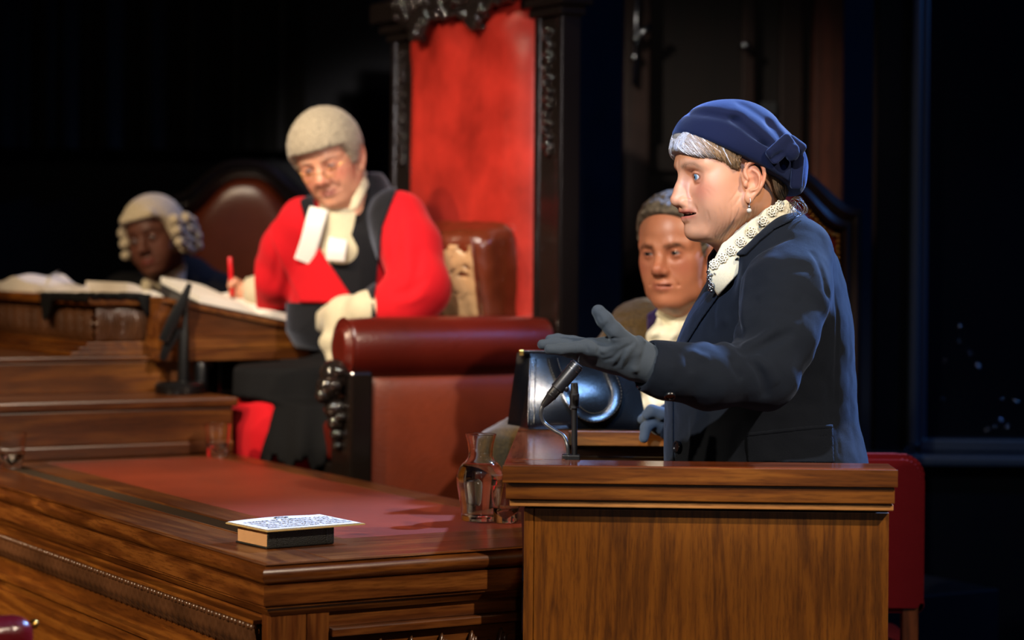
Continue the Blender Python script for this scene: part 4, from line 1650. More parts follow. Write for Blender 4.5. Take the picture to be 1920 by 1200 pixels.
def both(pts, r0, col, lift):
    pts = project(hair_fn, np.array([tuple(x) for x in pts]), lift, 4)
    put_strand(pts, r0, col)
    if rg.random() < 0.45:
        q = WH.loc(pts.astype(np.float32)); q[:, 1] *= -1
        put_strand(WH.wld(q), r0, col)
edge = [np.array(x, float) for x in ((1264, 262), (1284, 250), (1311, 247), (1340, 254), (1364, 268), (1385, 285), (1402, 303))]
low = [np.array(x, float) for x in ((1262, 280), (1278, 290), (1304, 301), (1334, 305), (1358, 311), (1378, 321), (1394, 329))]
def along(c, t):
    t = min(max(t, 0), 0.9999) * (len(c) - 1)
    i = int(t)
    return c[i] + (c[i + 1] - c[i]) * (t - i)
for i in range(460):
    s0 = rg.random()
    A0 = along(edge, s0)
    k = rg.random()
    s1 = min(1.0, s0 * 0.66 + 0.30 + 0.12 * k)
    fall = rg.uniform(0.3, 1.0)
    B0 = along(edge, s1) * (1 - fall) + along(low, s1) * fall
    Cc = A0 * 0.62 + B0 * 0.38 + np.array((-9, 13)) * fall * (1 - 0.5 * s0)
    px = [(1 - t) ** 2 * A0 + 2 * t * (1 - t) * Cc + t * t * B0 for t in (0, 0.25, 0.5, 0.75, 1.0)]
    pts = [hit(hair_fn, x[0], x[1], 4.05, 4.40, 160) for x in px]
    w = min(1.0, max(0.0, 0.95 - s0 * 2.6)) * rg.uniform(0.3, 1.0)
    if rg.random() < 0.10 and s0 < 0.6:
        w = 1.0
    col = np.array(hexc('86694a')) * rg.uniform(0.55, 1.35) * (1 - w) + np.array(hexc('d5d8e2')) * w  # white front streak, with the cool highlight painted into its bluish tone
    both(pts, 0.0006 + 0.0005 * rg.random(), col, 0.0003 + rg.random() * 0.0016)
for i in range(90):           # front tips over the brow, cool highlight put into their pale colour
    t = rg.random()
    A0 = np.array((1282 + 16 * rg.random(), 249.0))
    B0 = np.array((1261 + 26 * t, 278 + 12 * t + rg.uniform(-4, 2)))
    Cc = np.array((1266 + 14 * t, 258 + 6 * t))
    px = [(1 - k) ** 2 * A0 + 2 * k * (1 - k) * Cc + k * k * B0 for k in (0, 0.25, 0.5, 0.75, 1.0)]
    pts = [hit(hair_fn, x[0], x[1], 4.05, 4.40, 160) for x in px]
    both(pts, 0.0008, np.array(hexc('c9ccd8')) * rg.uniform(0.6, 1.05), 0.0005 + rg.random() * 0.0016)
for i in range(120):          # hair behind the ear down to the nape
    t = rg.random()
    A0 = np.array((1428, 318)) * (1 - t) + np.array((1484, 352)) * t
    B0 = np.array((1462, 384)) * (1 - t) + np.array((1492, 384)) * t
    px = [A0 + (B0 - A0) * k + np.array((-4, 3)) * math.sin(math.pi * k) for k in (0, 0.33, 0.66, 1)]
    pts = [hit(hair_fn, x[0], x[1], 4.05, 4.45, 160) for x in px]
    both(pts, 0.0010, np.array(hexc('5c4a38')) * rg.uniform(0.5, 1.7), 0.0005 + rg.random() * 0.002)
for i in range(20):          # loose curl at the nape
    a0 = rg.uniform(0, 6.28)
    cc = np.array((-0.098 + rg.uniform(-.008, .006), 0.040 + rg.uniform(-.02, .02), -0.072 + rg.uniform(-.01, .008)))
    rr = rg.uniform(0.006, 0.014)
    pts = [WH.W(*(cc + np.array((rr * math.cos(a0 + k * 0.55), 0.002 * k, rr * math.sin(a0 + k * 0.55))))) for k in range(8)]
    v, f = tube(pts, [0.0006] * 7 + [0.0003], 4)
    SV.append(np.array(v)); SF.extend([[j + nv for j in q] for q in f]); nv += len(v)
    SC_.extend([np.array(hexc('4e463e')) * rg.uniform(0.4, 1.5)] * len(v))
o = wm.add('hair_strands', (np.concatenate(SV), SF), M['hair_w'], smooth=True, W=True, kind='stuff')
set_tint(o, np.array(SC_))

# hat: soft felt with a rolled brim, draped folds and a bow at the back
def hat_fn(p):
    r = hat_r(p)
    x, y, z = r[:, 0], np.abs(r[:, 1]), r[:, 2]
    k = ((np.abs(x + 0.002) / 0.118) ** 2.4 + (y / 0.096) ** 2.3 + (np.abs(z - 0.012) / 0.078) ** 2.4) ** (1 / 2.4)
    d = (k - 1) * 0.090
    d = smin(d, WH.skull(p) / WH.s - 0.0125, 0.012)
    # folds drawn from the front brim towards the bow at the back
    for (x0, z0, x1, z1, am, wd) in ((0.118, 0.034, 0.060, 0.044, 0.008, 0.009), (0.060, 0.044, 0.000, 0.022, 0.009, 0.010), (0.000, 0.022, -0.070, 0.004, 0.007, 0.010),
                                     (0.055, 0.082, 0.000, 0.068, 0.004, 0.010), (0.000, 0.068, -0.070, 0.026, 0.006, 0.011), (-0.030, 0.088, -0.080, 0.044, 0.0035, 0.010)):
        t = np.clip(((x - x0) * (x1 - x0) + (z - z0) * (z1 - z0)) / ((x1 - x0) ** 2 + (z1 - z0) ** 2), 0, 1)
        e = np.sqrt((x - x0 - t * (x1 - x0)) ** 2 + (z - z0 - t * (z1 - z0)) ** 2)
        d = d + am * np.exp(-(e / wd) ** 2) * np.clip(y / 0.04, 0.25, 1)
    ang = np.sqrt((x / 0.114) ** 2 + (y / 0.092) ** 2) + 1e-6
    ring_ = np.sqrt(((ang - 1.0) * 0.104) ** 2 + ((z - 0.008) / 1.6) ** 2) - 0.0105
    d = smin(d, ring_, 0.008)
    d = smax(d, -(z + 0.010), 0.006)
    return d * WH.s
hat, HV = surf(wm, 'hat', hat_fn, WH.c - A((0.22, 0.18, 0.10)), WH.c + A((0.24, 0.18, 0.22)), 0.003, M['navy_felt'])
# bow: two loops, a knot and a tail, all of folded felt
bow = S()
def HL(u, v, dy):
    return P(u, v, 4.25 - dy)
def flat(c, rad, ry, rzz):
    return ell(c, rad, rotm(0, ry, rzz))
bow.u(rbox(HL(1464, 279, .094), (0.031, 0.0085, 0.0165), 0.008, rotm(0, -40, 22)), 0)                 # near loop, pointing up and back
bow.sub(flat(HL(1456, 297, .112), (0.026, 0.012, 0.0085), -35, 22), 0.002)
bow.u(rbox(HL(1491, 273, .070), (0.021, 0.0095, 0.0135), 0.008, rotm(0, 35, -30)), 0.002)              # far loop
bow.u(flat(HL(1486, 286, .092), (0.0135, 0.0120, 0.0175), 15, 0), 0.0025)              # knot
bow.u(rbox(HL(1495, 322, .066), (0.0115, 0.0085, 0.034), 0.007, rotm(0, 4, -20)), 0.0025)              # tail
bow.groove([HL(1478, 268, .106), HL(1488, 276, .106), HL(1498, 282, .09)], 0.003, 0.003)
bow.groove([HL(1445, 292, .106), HL(1462, 276, .112), HL(1478, 262, .106)], 0.0025, 0.0035)
surf(wm, 'bow', bow, P(1425, 375, 4.1) - Vector((0, 0, 0)), np.array(P(1520, 235, 4.3)) + np.array((0.01, 0.04, 0.01)), 0.003, M['navy_felt'], parent=hat)

# jacket
Y0 = 4.36
def lv(v, uf, ub, hw, y=Y0):
    a, b = P(uf, v, y), P(ub, v, y)
    return (a.z, (a.x + b.x) / 2, y, (b.x - a.x) / 2, hw)
jk = S()
jk.u(loft([lv(388, 1452, 1494, .055), lv(408, 1408, 1512, .110), lv(438, 1358, 1540, .168), lv(480, 1330, 1566, .194), lv(530, 1326, 1582, .198), lv(590, 1292, 1594, .20), lv(640, 1270, 1599, .20), lv(690, 1256, 1601, .192), lv(745, 1249, 1603, .188), lv(800, 1248, 1611, .192), lv(870, 1247, 1627, .206), lv(960, 1246, 1640, .212), lv(1040, 1250, 1645, .21)], None, 2.15), 0)
sl_pts = [P(1488, 478, 4.235), P(1474, 548, 4.17), P(1456, 630, 4.11), P(1430, 700, 4.06), P(1330, 706, 4.00), P(1255, 696, 3.965), P(1212, 684, 3.95)]
sl_rad = [0.074, 0.080, 0.071, 0.062, 0.0535, 0.047, 0.0445]
jk.u(chain(sl_pts, sl_rad, 0.03), 0.022)
far = [P(1440, 470, 4.50), P(1425, 600, 4.62), P(1400, 730, 4.70), P(1330, 770, 4.72), P(1262, 790, 4.73)]
jk.u(chain(far, [0.065, 0.062, 0.056, 0.048, 0.043], 0.03), 0.022)
# open ends of the sleeves and the neck opening
cd = np.array(sl_pts[-1] - sl_pts[-2]); cd /= np.linalg.norm(cd)
def sleeve_end(p, d):
    e = (p - A(sl_pts[-1])) @ A(cd)
    m = (np.abs(p[:, 1] - 3.96) < 0.11) & (e > -0.03)
    d[m] = smax(d[m], e[m] - 0.002, 0.004)
    q = p - A(sl_pts[-1])
    ax = np.sqrt(np.maximum((q * q).sum(1) - e * e, 0))
    hole = np.maximum(ax - 0.0385, np.abs(e - 0.02) - 0.05)
    m = np.abs(e) < 0.08
    d[m] = smax(d[m], -hole[m], 0.003)
    return d
jk.disp(sleeve_end)
jk.sub(cone(P(1425, 392, 4.29), P(1372, 520, 4.28), 0.064, 0.058), 0.006)
hole_poly = [(1480, 378), (1462, 398), (1440, 420), (1416, 443), (1396, 462), (1376, 482), (1350, 512), (1332, 545), (1250, 545), (1250, 300), (1480, 300)]
def neck_hole(p, d):
    m = (p[:, 1] < 4.34) & (p[:, 2] > 1.3)
    if m.any():
        u, v = pix(p[m])
        d[m] = smax(d[m], -poly_sd(u, v, hole_poly) * p[m][:, 1] / F, 0.005)
    return d
jk.disp(neck_hole)
# pulled folds
def gl_(pts, amp, w, y):
    jk.groove([hit(jk_base, u, v, 3.85, 4.6) if y is None else P(u, v, y) for u, v in pts], amp, w)
import copy
jk_base = S(); jk_base.ops = list(jk.ops)
for pts, amp, w in (
        ([(1486, 440), (1440, 458), (1405, 485), (1390, 520)], 0.011, 0.009),
        ([(1390, 520), (1384, 580), (1382, 650)], 0.010, 0.008),
        ([(1405, 500), (1398, 560), (1396, 620)], -0.005, 0.010),
        ([(1384, 662), (1410, 660), (1450, 640), (1490, 620)], 0.006, 0.008),
        ([(1390, 648), (1420, 640), (1460, 612)], -0.006, 0.009),
        ([(1400, 672), (1420, 690), (1432, 720), (1436, 745)], 0.006, 0.008),
        ([(1412, 668), (1440, 690), (1455, 722)], -0.006, 0.009),
        ([(1370, 668), (1378, 690), (1392, 712)], 0.005, 0.007),
        ([(1420, 560), (1460, 545), (1500, 560)], -0.004, 0.012),
        ([(1430, 585), (1470, 585), (1505, 600)], 0.004, 0.010),
        ([(1445, 520), (1480, 500), (1525, 505)], 0.004, 0.012),
        ([(1275, 655), (1290, 672), (1296, 700)], 0.004, 0.008),
        ([(1295, 655), (1310, 668), (1330, 672)], -0.004, 0.008),
        ([(1255, 650), (1262, 690), (1258, 720)], -0.003, 0.010),
        ([(1345, 560), (1335, 620), (1338, 655)], 0.005, 0.010),
        ([(1365, 540), (1358, 600), (1360, 655)], -0.004, 0.010),
        ([(1296, 780), (1298, 830), (1300, 865)], -0.0035, 0.006),
        ([(1395, 790), (1385, 830), (1380, 865)], 0.004, 0.014),
        ([(1530, 640), (1555, 720), (1562, 800)], 0.003, 0.014),
        ([(1562, 480), (1570, 600), (1566, 740), (1575, 862)], 0.003, 0.004),
        ([(1520, 470), (1548, 540), (1545, 620)], 0.004, 0.008)):
    gl_(pts, amp * 1.35, w, None)
jk.disp(lambda p, d: d + 0.0020 * cellnoise(p, 34, 2.0) + 0.0008 * cellnoise(p, 90, 5.0))
lo = np.array(P(1195, 1045, 4.0)); hi = np.array(P(1650, 385, 4.6))
jacket, JV = surf(wm, 'jacket', jk, (lo[0] - .02, 3.84, lo[2] - .02), (hi[0] + .06, 4.86, hi[2] + .04), 0.0042, M['navy'])
# collar and lapel, front edge, pocket: separate layers of cloth
def lay(name, poly, t, off, ymax=4.36, h=0.0026, k=0.003, mat='navy', base=None, y0=3.9, parent=None, T=None, ymin=0.0):
    fn = patch(base or jk, poly, t, ymax, off, k, ymin)
    lo, hi = bounds_px(poly, y0, ymax)
    return surf(T or wm, name, fn, lo, hi, h, M[mat], parent=parent or jacket)
lay('lapel', [(1376, 486), (1352, 520), (1328, 552), (1297, 590), (1262, 650), (1250, 668), (1270, 668), (1284, 650), (1315, 600), (1344, 560), (1366, 505), (1388, 480)], 0.0028, 0.003, ymin=4.08)
lay('collar', [(1478, 384), (1500, 398), (1484, 414), (1452, 430), (1424, 452), (1398, 478), (1372, 480), (1396, 462), (1416, 443), (1440, 420), (1462, 398)], 0.0030, 0.003)
lay('front_edge', [(1235, 735), (1262, 735), (1264, 866), (1235, 866)], 0.0022, 0.002, ymin=4.1)
lay('pocket', [(1398, 815), (1520, 800), (1562, 797), (1565, 868), (1402, 868)], 0.0020, 0.0015, ymin=4.1)
lay('pocket_welt', [(1398, 812), (1502, 800), (1562, 795), (1562, 803), (1502, 808), (1398, 820)], 0.0032, 0.002, ymin=4.1)
# skirt below the jacket, inside the box
def skirt(s, t):
    a = 2 * math.pi * s
    w = 0.18 + 0.05 * t
    r = 1 + 0.03 * math.sin(a * 9)
    c = P(1445, 1040, 4.36)
    return (c.x + w * r * math.cos(a), 4.36 + (0.19 + 0.03 * t) * r * math.sin(a), c.z + 0.06 - (c.z + 0.04) * t)
wm.add('skirt', grid(skirt, 80, 10, True), M['navy'], smooth=True, W=True)

# blouse at the neck with lace rosettes along its edge
bl = S()
bl.u(cone(P(1424, 402, 4.275), P(1362, 510, 4.265), 0.070, 0.060), 0)
def blf(p):
    d = bl(p)
    return smax(d, -(wb(p) - 0.0012), 0.002)
bpoly = [(1474, 374), (1456, 382), (1424, 396), (1398, 408), (1376, 427), (1354, 456), (1340, 484), (1328, 504), (1326, 520), (1346, 556), (1405, 490), (1440, 455), (1470, 430), (1500, 400)]
def blouse_fn(p):
    d = blf(p)
    u, v = pix(p)
    return smax(smax(np.maximum(d, -(d + 0.006)), poly_sd(u, v, bpoly) * p[:, 1] / F, 0.002), p[:, 1] - 4.42, 0.003)
lo, hi = bounds_px(bpoly, 4.1, 4.45)
blouse, _ = surf(wm, 'blouse', blouse_fn, lo, hi, 0.0024, M['cream'])
def outer(p):
    return np.minimum(jk(p), bl(p))
ros_me = None
ros = [(1461, 386), (1447, 396), (1430, 414), (1408, 435), (1389, 453), (1371, 470), (1355, 484), (1340, 496)]
for (u, v) in ros:
    c = hit(outer, u, v, 4.0, 4.5)
    nrm = grad(outer, np.array([tuple(c)]))[0]
    z = Vector(nrm)
    rot = z.to_track_quat('Z', 'Y').to_matrix().to_4x4()
    if ros_me is None:
        parts_ = []
        for k in range(7):
            a = 2 * math.pi * k / 7
            tr = lathe([(0.0026 + 0.0014 * math.cos(b), 0.0013 * math.sin(b)) for b in np.linspace(0, 2 * math.pi, 7)[:-1]], 10, True)
            parts_.append(xform(tr, Matrix.Translation((0.0070 * math.cos(a), 0.0070 * math.sin(a), 0))))
        parts_.append(lathe([(0.0045 + 0.0018 * math.cos(b), 0.0022 * math.sin(b) + 0.001) for b in np.linspace(0, 2 * math.pi, 9)[:-1]], 16, True))
        parts_.append(ball((0, 0, 0.001), (0.0022, 0.0022, 0.002), 1))
        ros_me = mesh_from('lace_rosette', *join(*parts_), M['lace'], True)
    o = link('lace_rosette', ros_me, blouse)
    loc_ = Vector(c) + z * 0.003
    o.matrix_local = Matrix.Translation(loc_ - wm.o.location) @ rot

# brooch, buttons, earring
c = hit(outer, 1334, 524, 3.95, 4.5)
bp = []
rg = random.Random(8)
for k in range(26):
    u = 1334 + rg.uniform(-8, 8) * (1 - k / 40); v = 508 + k * 1.5
    bp.append(ball(hit(outer, u, v, 3.95, 4.5) + Vector((-0.002, -0.004, 0)), rg.uniform(0.0016, 0.0034), 1))
wm.add('brooch', join(*bp), M['steel'], W=True, smooth=True, label='sparkling silver spray brooch')
def button(u, v, r, fn, y0, y1):
    c = hit(fn, u, v, y0, y1)
    nrm = Vector(grad(fn, np.array([tuple(c)]), 0.004)[0])
    rot = nrm.to_track_quat('Z', 'Y').to_matrix().to_4x4()
    pr = [(0.0, 0.002), (r * 0.62, 0.002), (r * 0.72, 0.0038), (r * 0.9, 0.0040), (r, 0.0025), (r, 0.0), (0.0, -0.001)]
    vf = xform(lathe(pr, 24), Matrix.Translation(c) @ rot)
    wm.add('button', vf, M['button'], W=True, auto=40, parent=jacket)
button(1270, 838, 0.0120, lambda p: jk(p) - 0.004, 3.9, 4.5)
button(1256, 742, 0.0105, jk, 3.9, 4.5)
for (u, v) in ((1203, 727), (1219, 732), (1235, 735)):
    p = P(u, v, 3.945)
    wm.add('cuff_button', xform(lathe([(0, 0.002), (0.0075, 0.0015), (0.0085, 0), (0.0075, -0.002), (0, -0.0025)], 18), Matrix.Translation(p) @ Matrix.Rotation(math.radians(12), 4, 'Y')), M['button'], W=True, auto=40, parent=jacket)
eb = P(1404, 372, 4.155)
er = wm.add('earring', join(tube(smooth_path([eb + Vector((0.002, 0, 0.002)), eb + Vector((0.003, -0.002, -0.006)), eb + Vector((0.0005, -0.002, -0.012))], 5), 0.0007, 6), xform(lathe([(0.0004, 0.006), (0.0022, 0.003), (0.0032, 0.0), (0.002, -0.001)], 12), Matrix.Translation(eb + Vector((0.0005, -0.002, -0.017))))), M['steel'], W=True, smooth=True)
wm.add('pearl', ball(eb + Vector((0.0005, -0.002, -0.0225)), 0.0048, 2), M['pearl'], W=True, smooth=True, parent=er)

# gloved left hand held out, palm half up
gv = S()
gv.u(chain([P(1222, 686, 3.95), P(1192, 674, 3.95), P(1168, 662, 3.945)], [0.0345, 0.036, 0.034], 0.01), 0)
gv.u(ell(P(1140, 664, 3.945), (0.050, 0.030, 0.029), rotm(0, 8, 0)), 0.02)
gv.u(cone(P(1150, 675, 3.96), P(1100, 668, 3.965), 0.022, 0.018), 0.014)
# fingers, index nearest the camera
gv.u(chain([P(1110, 650, 3.915), P(1082, 652, 3.91), P(1052, 655, 3.905), P(1030, 655, 3.905)], [0.0140, 0.0108, 0.0098, 0.0088], 0.004), 0.006)
gv.u(chain([P(1108, 648, 3.94), P(1074, 646, 3.94), P(1040, 645, 3.94), P(1017, 646, 3.94)], [0.0140, 0.0110, 0.0100, 0.0090], 0.004), 0.004)
gv.u(chain([P(1108, 650, 3.965), P(1075, 642, 3.97), P(1046, 637, 3.97), P(1032, 637, 3.97)], [0.0140, 0.0115, 0.0105, 0.0092], 0.004), 0.006)
gv.u(chain([P(1105, 664, 3.985), P(1084, 664, 3.995), P(1066, 660, 4.0), P(1056, 658, 4.0)], [0.0130, 0.0105, 0.0095, 0.0085], 0.004), 0.006)
gv.u(cone(P(1152, 658, 3.922), P(1112, 652, 3.918), 0.020, 0.0165), 0.014)
# thumb
gv.u(chain([P(1172, 650, 3.92), P(1150, 622, 3.905), P(1134, 600, 3.90), P(1122, 584, 3.90)], [0.0250, 0.0165, 0.0135, 0.0118], 0.008), 0.014)
gv.sub(ell(P(1122, 634, 3.90), (0.020, 0.030, 0.010), rotm(0, 25, 0)), 0.012)
for pts, amp, w in (
        ([(1190, 640), (1172, 655), (1160, 680), (1150, 690)], 0.0030, 0.0035),
        ([(1178, 645), (1160, 660), (1148, 672), (1130, 676)], 0.0028, 0.0035),
        ([(1184, 650), (1172, 672), (1164, 692)], -0.0025, 0.0035),
        ([(1160, 648), (1140, 655), (1122, 664)], -0.0018, 0.004),
        ([(1132, 628), (1150, 634), (1180, 632)], 0.0022, 0.0025),
        ([(1120, 645), (1122, 660), (1132, 668)], 0.0022, 0.0035),
        ([(1100, 645), (1102, 660)], 0.0016, 0.003), ([(1076, 646), (1078, 662)], 0.0012, 0.0025), ([(1052, 646), (1054, 662)], 0.001, 0.0025),
        ([(1122, 590), (1128, 604)], 0.0014, 0.003), ([(1140, 604), (1130, 616)], 0.0014, 0.003)):
    gb = S(); gb.ops = [x for x in gv.ops if x[0] != 4]
    gv.groove([hit(gb, u, v, 3.84, 4.05) for u, v in pts], amp, w)
# rolled cuff of the glove
gv.u(chain([P(1199, 640, 3.93), P(1192, 662, 3.912), P(1190, 690, 3.918), P(1194, 704, 3.94)], [0.008, 0.0075, 0.0075, 0.0065], 0.004), 0.006)
gv.u(chain([P(1199, 640, 3.93), P(1198, 638, 3.96), P(1194, 655, 3.985), P(1192, 690, 3.98), P(1194, 704, 3.94)], [0.008, 0.0075, 0.0075, 0.0075, 0.0065], 0.004), 0.006)
surf(wm, 'glove', gv, (P(1005, 700, 3.9).x - .01, 3.86, P(1005, 720, 3.9).z - .01), (P(1235, 570, 4.0).x + .01, 4.03, P(1122, 568, 3.95).z + .01), 0.0018, M['glove'])
# gloved right hand gripping the back rail
g2 = S()
g2.u(chain([P(1262, 788, 4.73), P(1240, 790, 4.725)], [0.034, 0.031], 0.01), 0)
g2.u(ell(P(1228, 788, 4.72), (0.026, 0.030, 0.018)), 0.012)
for j, (dy, dv) in enumerate(((-0.028, 0), (-0.009, -3), (0.010, -4), (0.028, -3))):
    if j == 0:
        g2.u(chain([P(1226, 790, 4.70), P(1211, 802, 4.688), P(1207, 822, 4.682)], [0.0125, 0.0115, 0.0100], 0.004), 0.005)
    else:
        g2.u(chain([P(1226, 786 + dv, 4.72 + dy), P(1214, 783 + dv, 4.725 + dy), P(1203, 790 + dv, 4.73 + dy)], [0.0125, 0.0105, 0.0090], 0.004), 0.005)
g2.u(chain([P(1240, 776, 4.69), P(1222, 770, 4.685), P(1212, 778, 4.685)], [0.015, 0.0125, 0.0105], 0.006), 0.008)
surf(wm, 'glove', g2, (P(1180, 840, 4.7).x - .01, 4.64, P(1200, 845, 4.7).z - .01), (P(1280, 740, 4.7).x + .02, 4.82, P(1200, 740, 4.7).z), 0.0028, M['glove'])
# ================================================================== the judge
M['skin_j'] = attr_mat('skin_judge', 0.45, 0.1, 0.4, 700, 0.2, 0, 0.0006)
M['scarlet'] = cloth('scarlet_wool', hexc('b80f19'), 500, 0.2, 0.2, (1, 0.3, 0.3))
M['stole'] = cloth('black_stole', hexc('101013'), 500, 0.2, 0.3, (0.6, 0.65, 0.8))
M['white'] = cloth('white_linen', hexc('dcd8d0'), 700, 0.15, 0.1)
M['cuff'] = cloth('cream_cuff', hexc('bdb294'), 400, 0.3, 0.2)
M['wig'] = cloth('horsehair', hexc('978b75'), 260, 1.0, 0.2, None, 0.9, 0.45)
jp = P(660, 900, 6.1)
jd = Thing('person', 'judge in scarlet robe and horsehair wig writing at the desk', 'person', (jp.x, 6.1, 0.5))
JH = Head(P(617, 294, 6.14), 14, 22, 14, 1.04, head_prog(jowl=0.002, nose=1.02, lid=0.0018, crease=1.4, lips=0.8, browz=0.003, cheek=-0.006, mdown=0.002, ex=0.002))
for i in range(3):
    JH.prog.groove([(0.096, 0, 0.030 + 0.009 * i), (0.084, 0.03, 0.032 + 0.009 * i)], 0.0010, 0.002)
JH.prog.groove([(0.094, 0.006, 0.010), (0.095, 0.005, 0.026)], 0.0014, 0.002)


def hand(prog, wrist, palm, dirs, r=1.0):
    """palm between wrist and knuckles plus finger chains"""
    prog.u(cone(wrist, palm, 0.026 * r, 0.030 * r), 0.015)
    for ch, rad in dirs:
        prog.u(chain(ch, rad, 0.003), 0.005)


jb = S()
jb.u((JH.face, A(JH.c), 3.0), 0)
jb.u(cone(JH.W(-0.030, 0, -0.060), P(672, 410, 6.18), 0.056, 0.064), 0.03)
jb.u(ell(P(665, 500, 6.25), (0.13, 0.06, 0.10)), 0.04)
# right arm to the writing hand
jb.u(chain([P(580, 430, 6.25), P(535, 530, 6.33), P(478, 549, 6.41), P(450, 546, 6.44)], [0.05, 0.042, 0.030, 0.030], 0.01), 0.02)
jb.u(ell(P(434, 540, 6.455), (0.036, 0.032, 0.030)), 0.015)
for k in range(4):
    y = 6.425 + 0.019 * k
    jb.u(chain([P(436, 528 + 3 * k, y), P(414, 528 + 4 * k, y - .006), P(404, 542 + 3 * k, y - .012), P(412, 552 + 2 * k, y - .012)], [0.0125, 0.0115, 0.0105, 0.009], 0.003), 0.004)
jb.u(chain([P(450, 536, 6.42), P(440, 528, 6.405), P(432, 535, 6.40)], [0.015, 0.012, 0.010], 0.003), 0.006)
# left arm to the hand on the edge of the ledger
jb.u(chain([P(745, 420, 6.12), P(770, 550, 6.02), P(650, 598, 6.03), P(618, 604, 6.14)], [0.05, 0.043, 0.030, 0.027], 0.01), 0.02)
jb.u(ell(P(606, 606, 6.22), (0.036, 0.034, 0.020)), 0.012)
for k in range(4):
    y = 6.19 + 0.019 * k
    jb.u(chain([P(598, 604, y), P(582, 607, y), P(572, 616, y), P(571, 626, y)], [0.0115, 0.0105, 0.0095, 0.0085], 0.003), 0.004)
jb.u(chain([P(606, 612, 6.19), P(594, 620, 6.175), P(584, 622, 6.17)], [0.014, 0.011, 0.0095], 0.003), 0.006)
o, V = surf(jd, 'body', jb, P(390, 660, 6.0) - Vector((0, 0.14, 0)), np.array(P(830, 215, 6.4)) + np.array((0.0, 0.16, 0.0)), 0.0040, M['skin_j'])
q = JH.loc(V.astype(np.float32))
c = skin_tint(JH, V, hexc('c98f70'), hexc('b06a60'), hexc('c4705c'), brow_col=hexc('a89a8c'), brow_amt=0.5)
set_tint(o, c)
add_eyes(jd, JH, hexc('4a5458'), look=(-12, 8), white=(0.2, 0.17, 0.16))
jwp = [(0.16, 0.17), (0.15, 0.056), (0.090, 0.046), (0.062, 0.038), (0.046, 0.010), (0.036, -0.026), (0.008, -0.034), (-0.004, 0.0), (-0.030, 0.006), (-0.06, -0.055), (-0.13, -0.055), (-0.16, 0.17)]
jwi = in_poly_local(JH, jwp)
def jwig(p):
    q = JH.loc(p)
    d = JH.skull(p) - 0.019 + 0.0016 * np.sin(q[:, 0] * 330 + 2 * np.sin(q[:, 2] * 120)) * np.sin(q[:, 1] * 310 + 2 * np.sin(q[:, 0] * 140)) + 0.0012 * cellnoise(q, 400, 1)
    return smax(d, jwi(p), 0.010)
surf(jd, 'wig', jwig, JH.c - A((0.17, 0.17, 0.15)), JH.c + A((0.17, 0.17, 0.19)), 0.0034, M['wig'])
# half-moon spectacles
gp = []
for sg in (-1, 1):
    ring_ = [JH.W(0.1035 - 0.004 * abs(math.sin(a)) * 0 - 0.10 * abs(sg * 0.031 + 0.0175 * math.cos(a)) ** 1.2, sg * 0.031 + 0.0175 * math.cos(a), -0.014 + (0.0125 if math.sin(a) < 0 else 0.007) * math.sin(a)) for a in np.linspace(0, 2 * math.pi, 25)]
    gp.append(tube(ring_, 0.0010, 6, False))
    gp.append(tube([JH.W(0.092, sg * 0.0485, -0.010), JH.W(0.05, sg * 0.078, 0.0), JH.W(-0.005, sg * 0.082, 0.006)], 0.0010, 6))
gp.append(tube(smooth_path([JH.W(0.103, -0.0135, -0.012), JH.W(0.1085, 0, -0.008), JH.W(0.103, 0.0135, -0.012)], 5), 0.0010, 6))
gs = jd.add('spectacles', join(*gp), M['brass'], W=True, smooth=True)
for sg in (-1, 1):
    ln = [JH.W(0.101, sg * 0.031, -0.014)] + [JH.W(0.1028 - 0.10 * abs(sg * 0.031 + 0.017 * math.cos(a)) ** 1.2, sg * 0.031 + 0.017 * math.cos(a), -0.014 + (0.012 if math.sin(a) < 0 else 0.0067) * math.sin(a)) for a in np.linspace(0, 2 * math.pi, 25)[:-1]]
    jd.add('lens', (np.array(ln), [[0, 1 + i, 1 + (i + 1) % 24] for i in range(24)]), M['glass'], W=True, parent=gs)

# scarlet robe
YJ = 6.24
def lj(v, a, b, hw, y=YJ):
    p0, p1 = P(a, v, y), P(b, v, y)
    return (p0.z, (p0.x + p1.x) / 2, y, (p1.x - p0.x) / 2, hw)
rb = S()
rb.u(loft([lj(330, 672, 716, .050), lj(352, 645, 728, .075), lj(376, 600, 752, .10), lj(402, 566, 774, .115), lj(440, 552, 778, .130), lj(500, 548, 772, .135), lj(560, 545, 770, .135), lj(620, 545, 775, .135), lj(650, 560, 775, .135)]), 0)
rb.u(chain([P(572, 418, 6.2), P(540, 470, 6.24), P(520, 520, 6.28), P(508, 545, 6.33), P(496, 550, 6.36)], [0.074, 0.072, 0.070, 0.066, 0.060], 0.03), 0.025)
rb.u(chain([P(748, 410, 6.12), P(772, 470, 6.05), P(784, 540, 5.99), P(752, 578, 5.975), P(722, 586, 5.99)], [0.078, 0.080, 0.084, 0.080, 0.074], 0.03), 0.025)
rb.sub(cone(JH.W(-0.03, 0, -0.08), P(650, 430, 6.15), 0.058, 0.040), 0.006)
rb0 = S(); rb0.ops = list(rb.ops)
for pts, am, w in (([(752, 390), (745, 450), (738, 520)], .010, .012), ([(770, 410), (765, 480), (770, 520)], -.006, .014), ([(790, 460), (780, 520), (760, 560)], .008, .012), ([(800, 520), (770, 545), (735, 552)], .009, .010), ([(800, 550), (770, 565), (738, 570)], -.006, .010), ([(530, 440), (520, 490), (512, 540)], .007, .010), ([(545, 430), (535, 480), (528, 540)], -.005, .010)):
    rb.groove([hit(rb0, u, v, 5.8, 6.4) for u, v in pts], am, w)
rb.disp(lambda p, d: d + 0.003 * cellnoise(p, 22, 1.0))
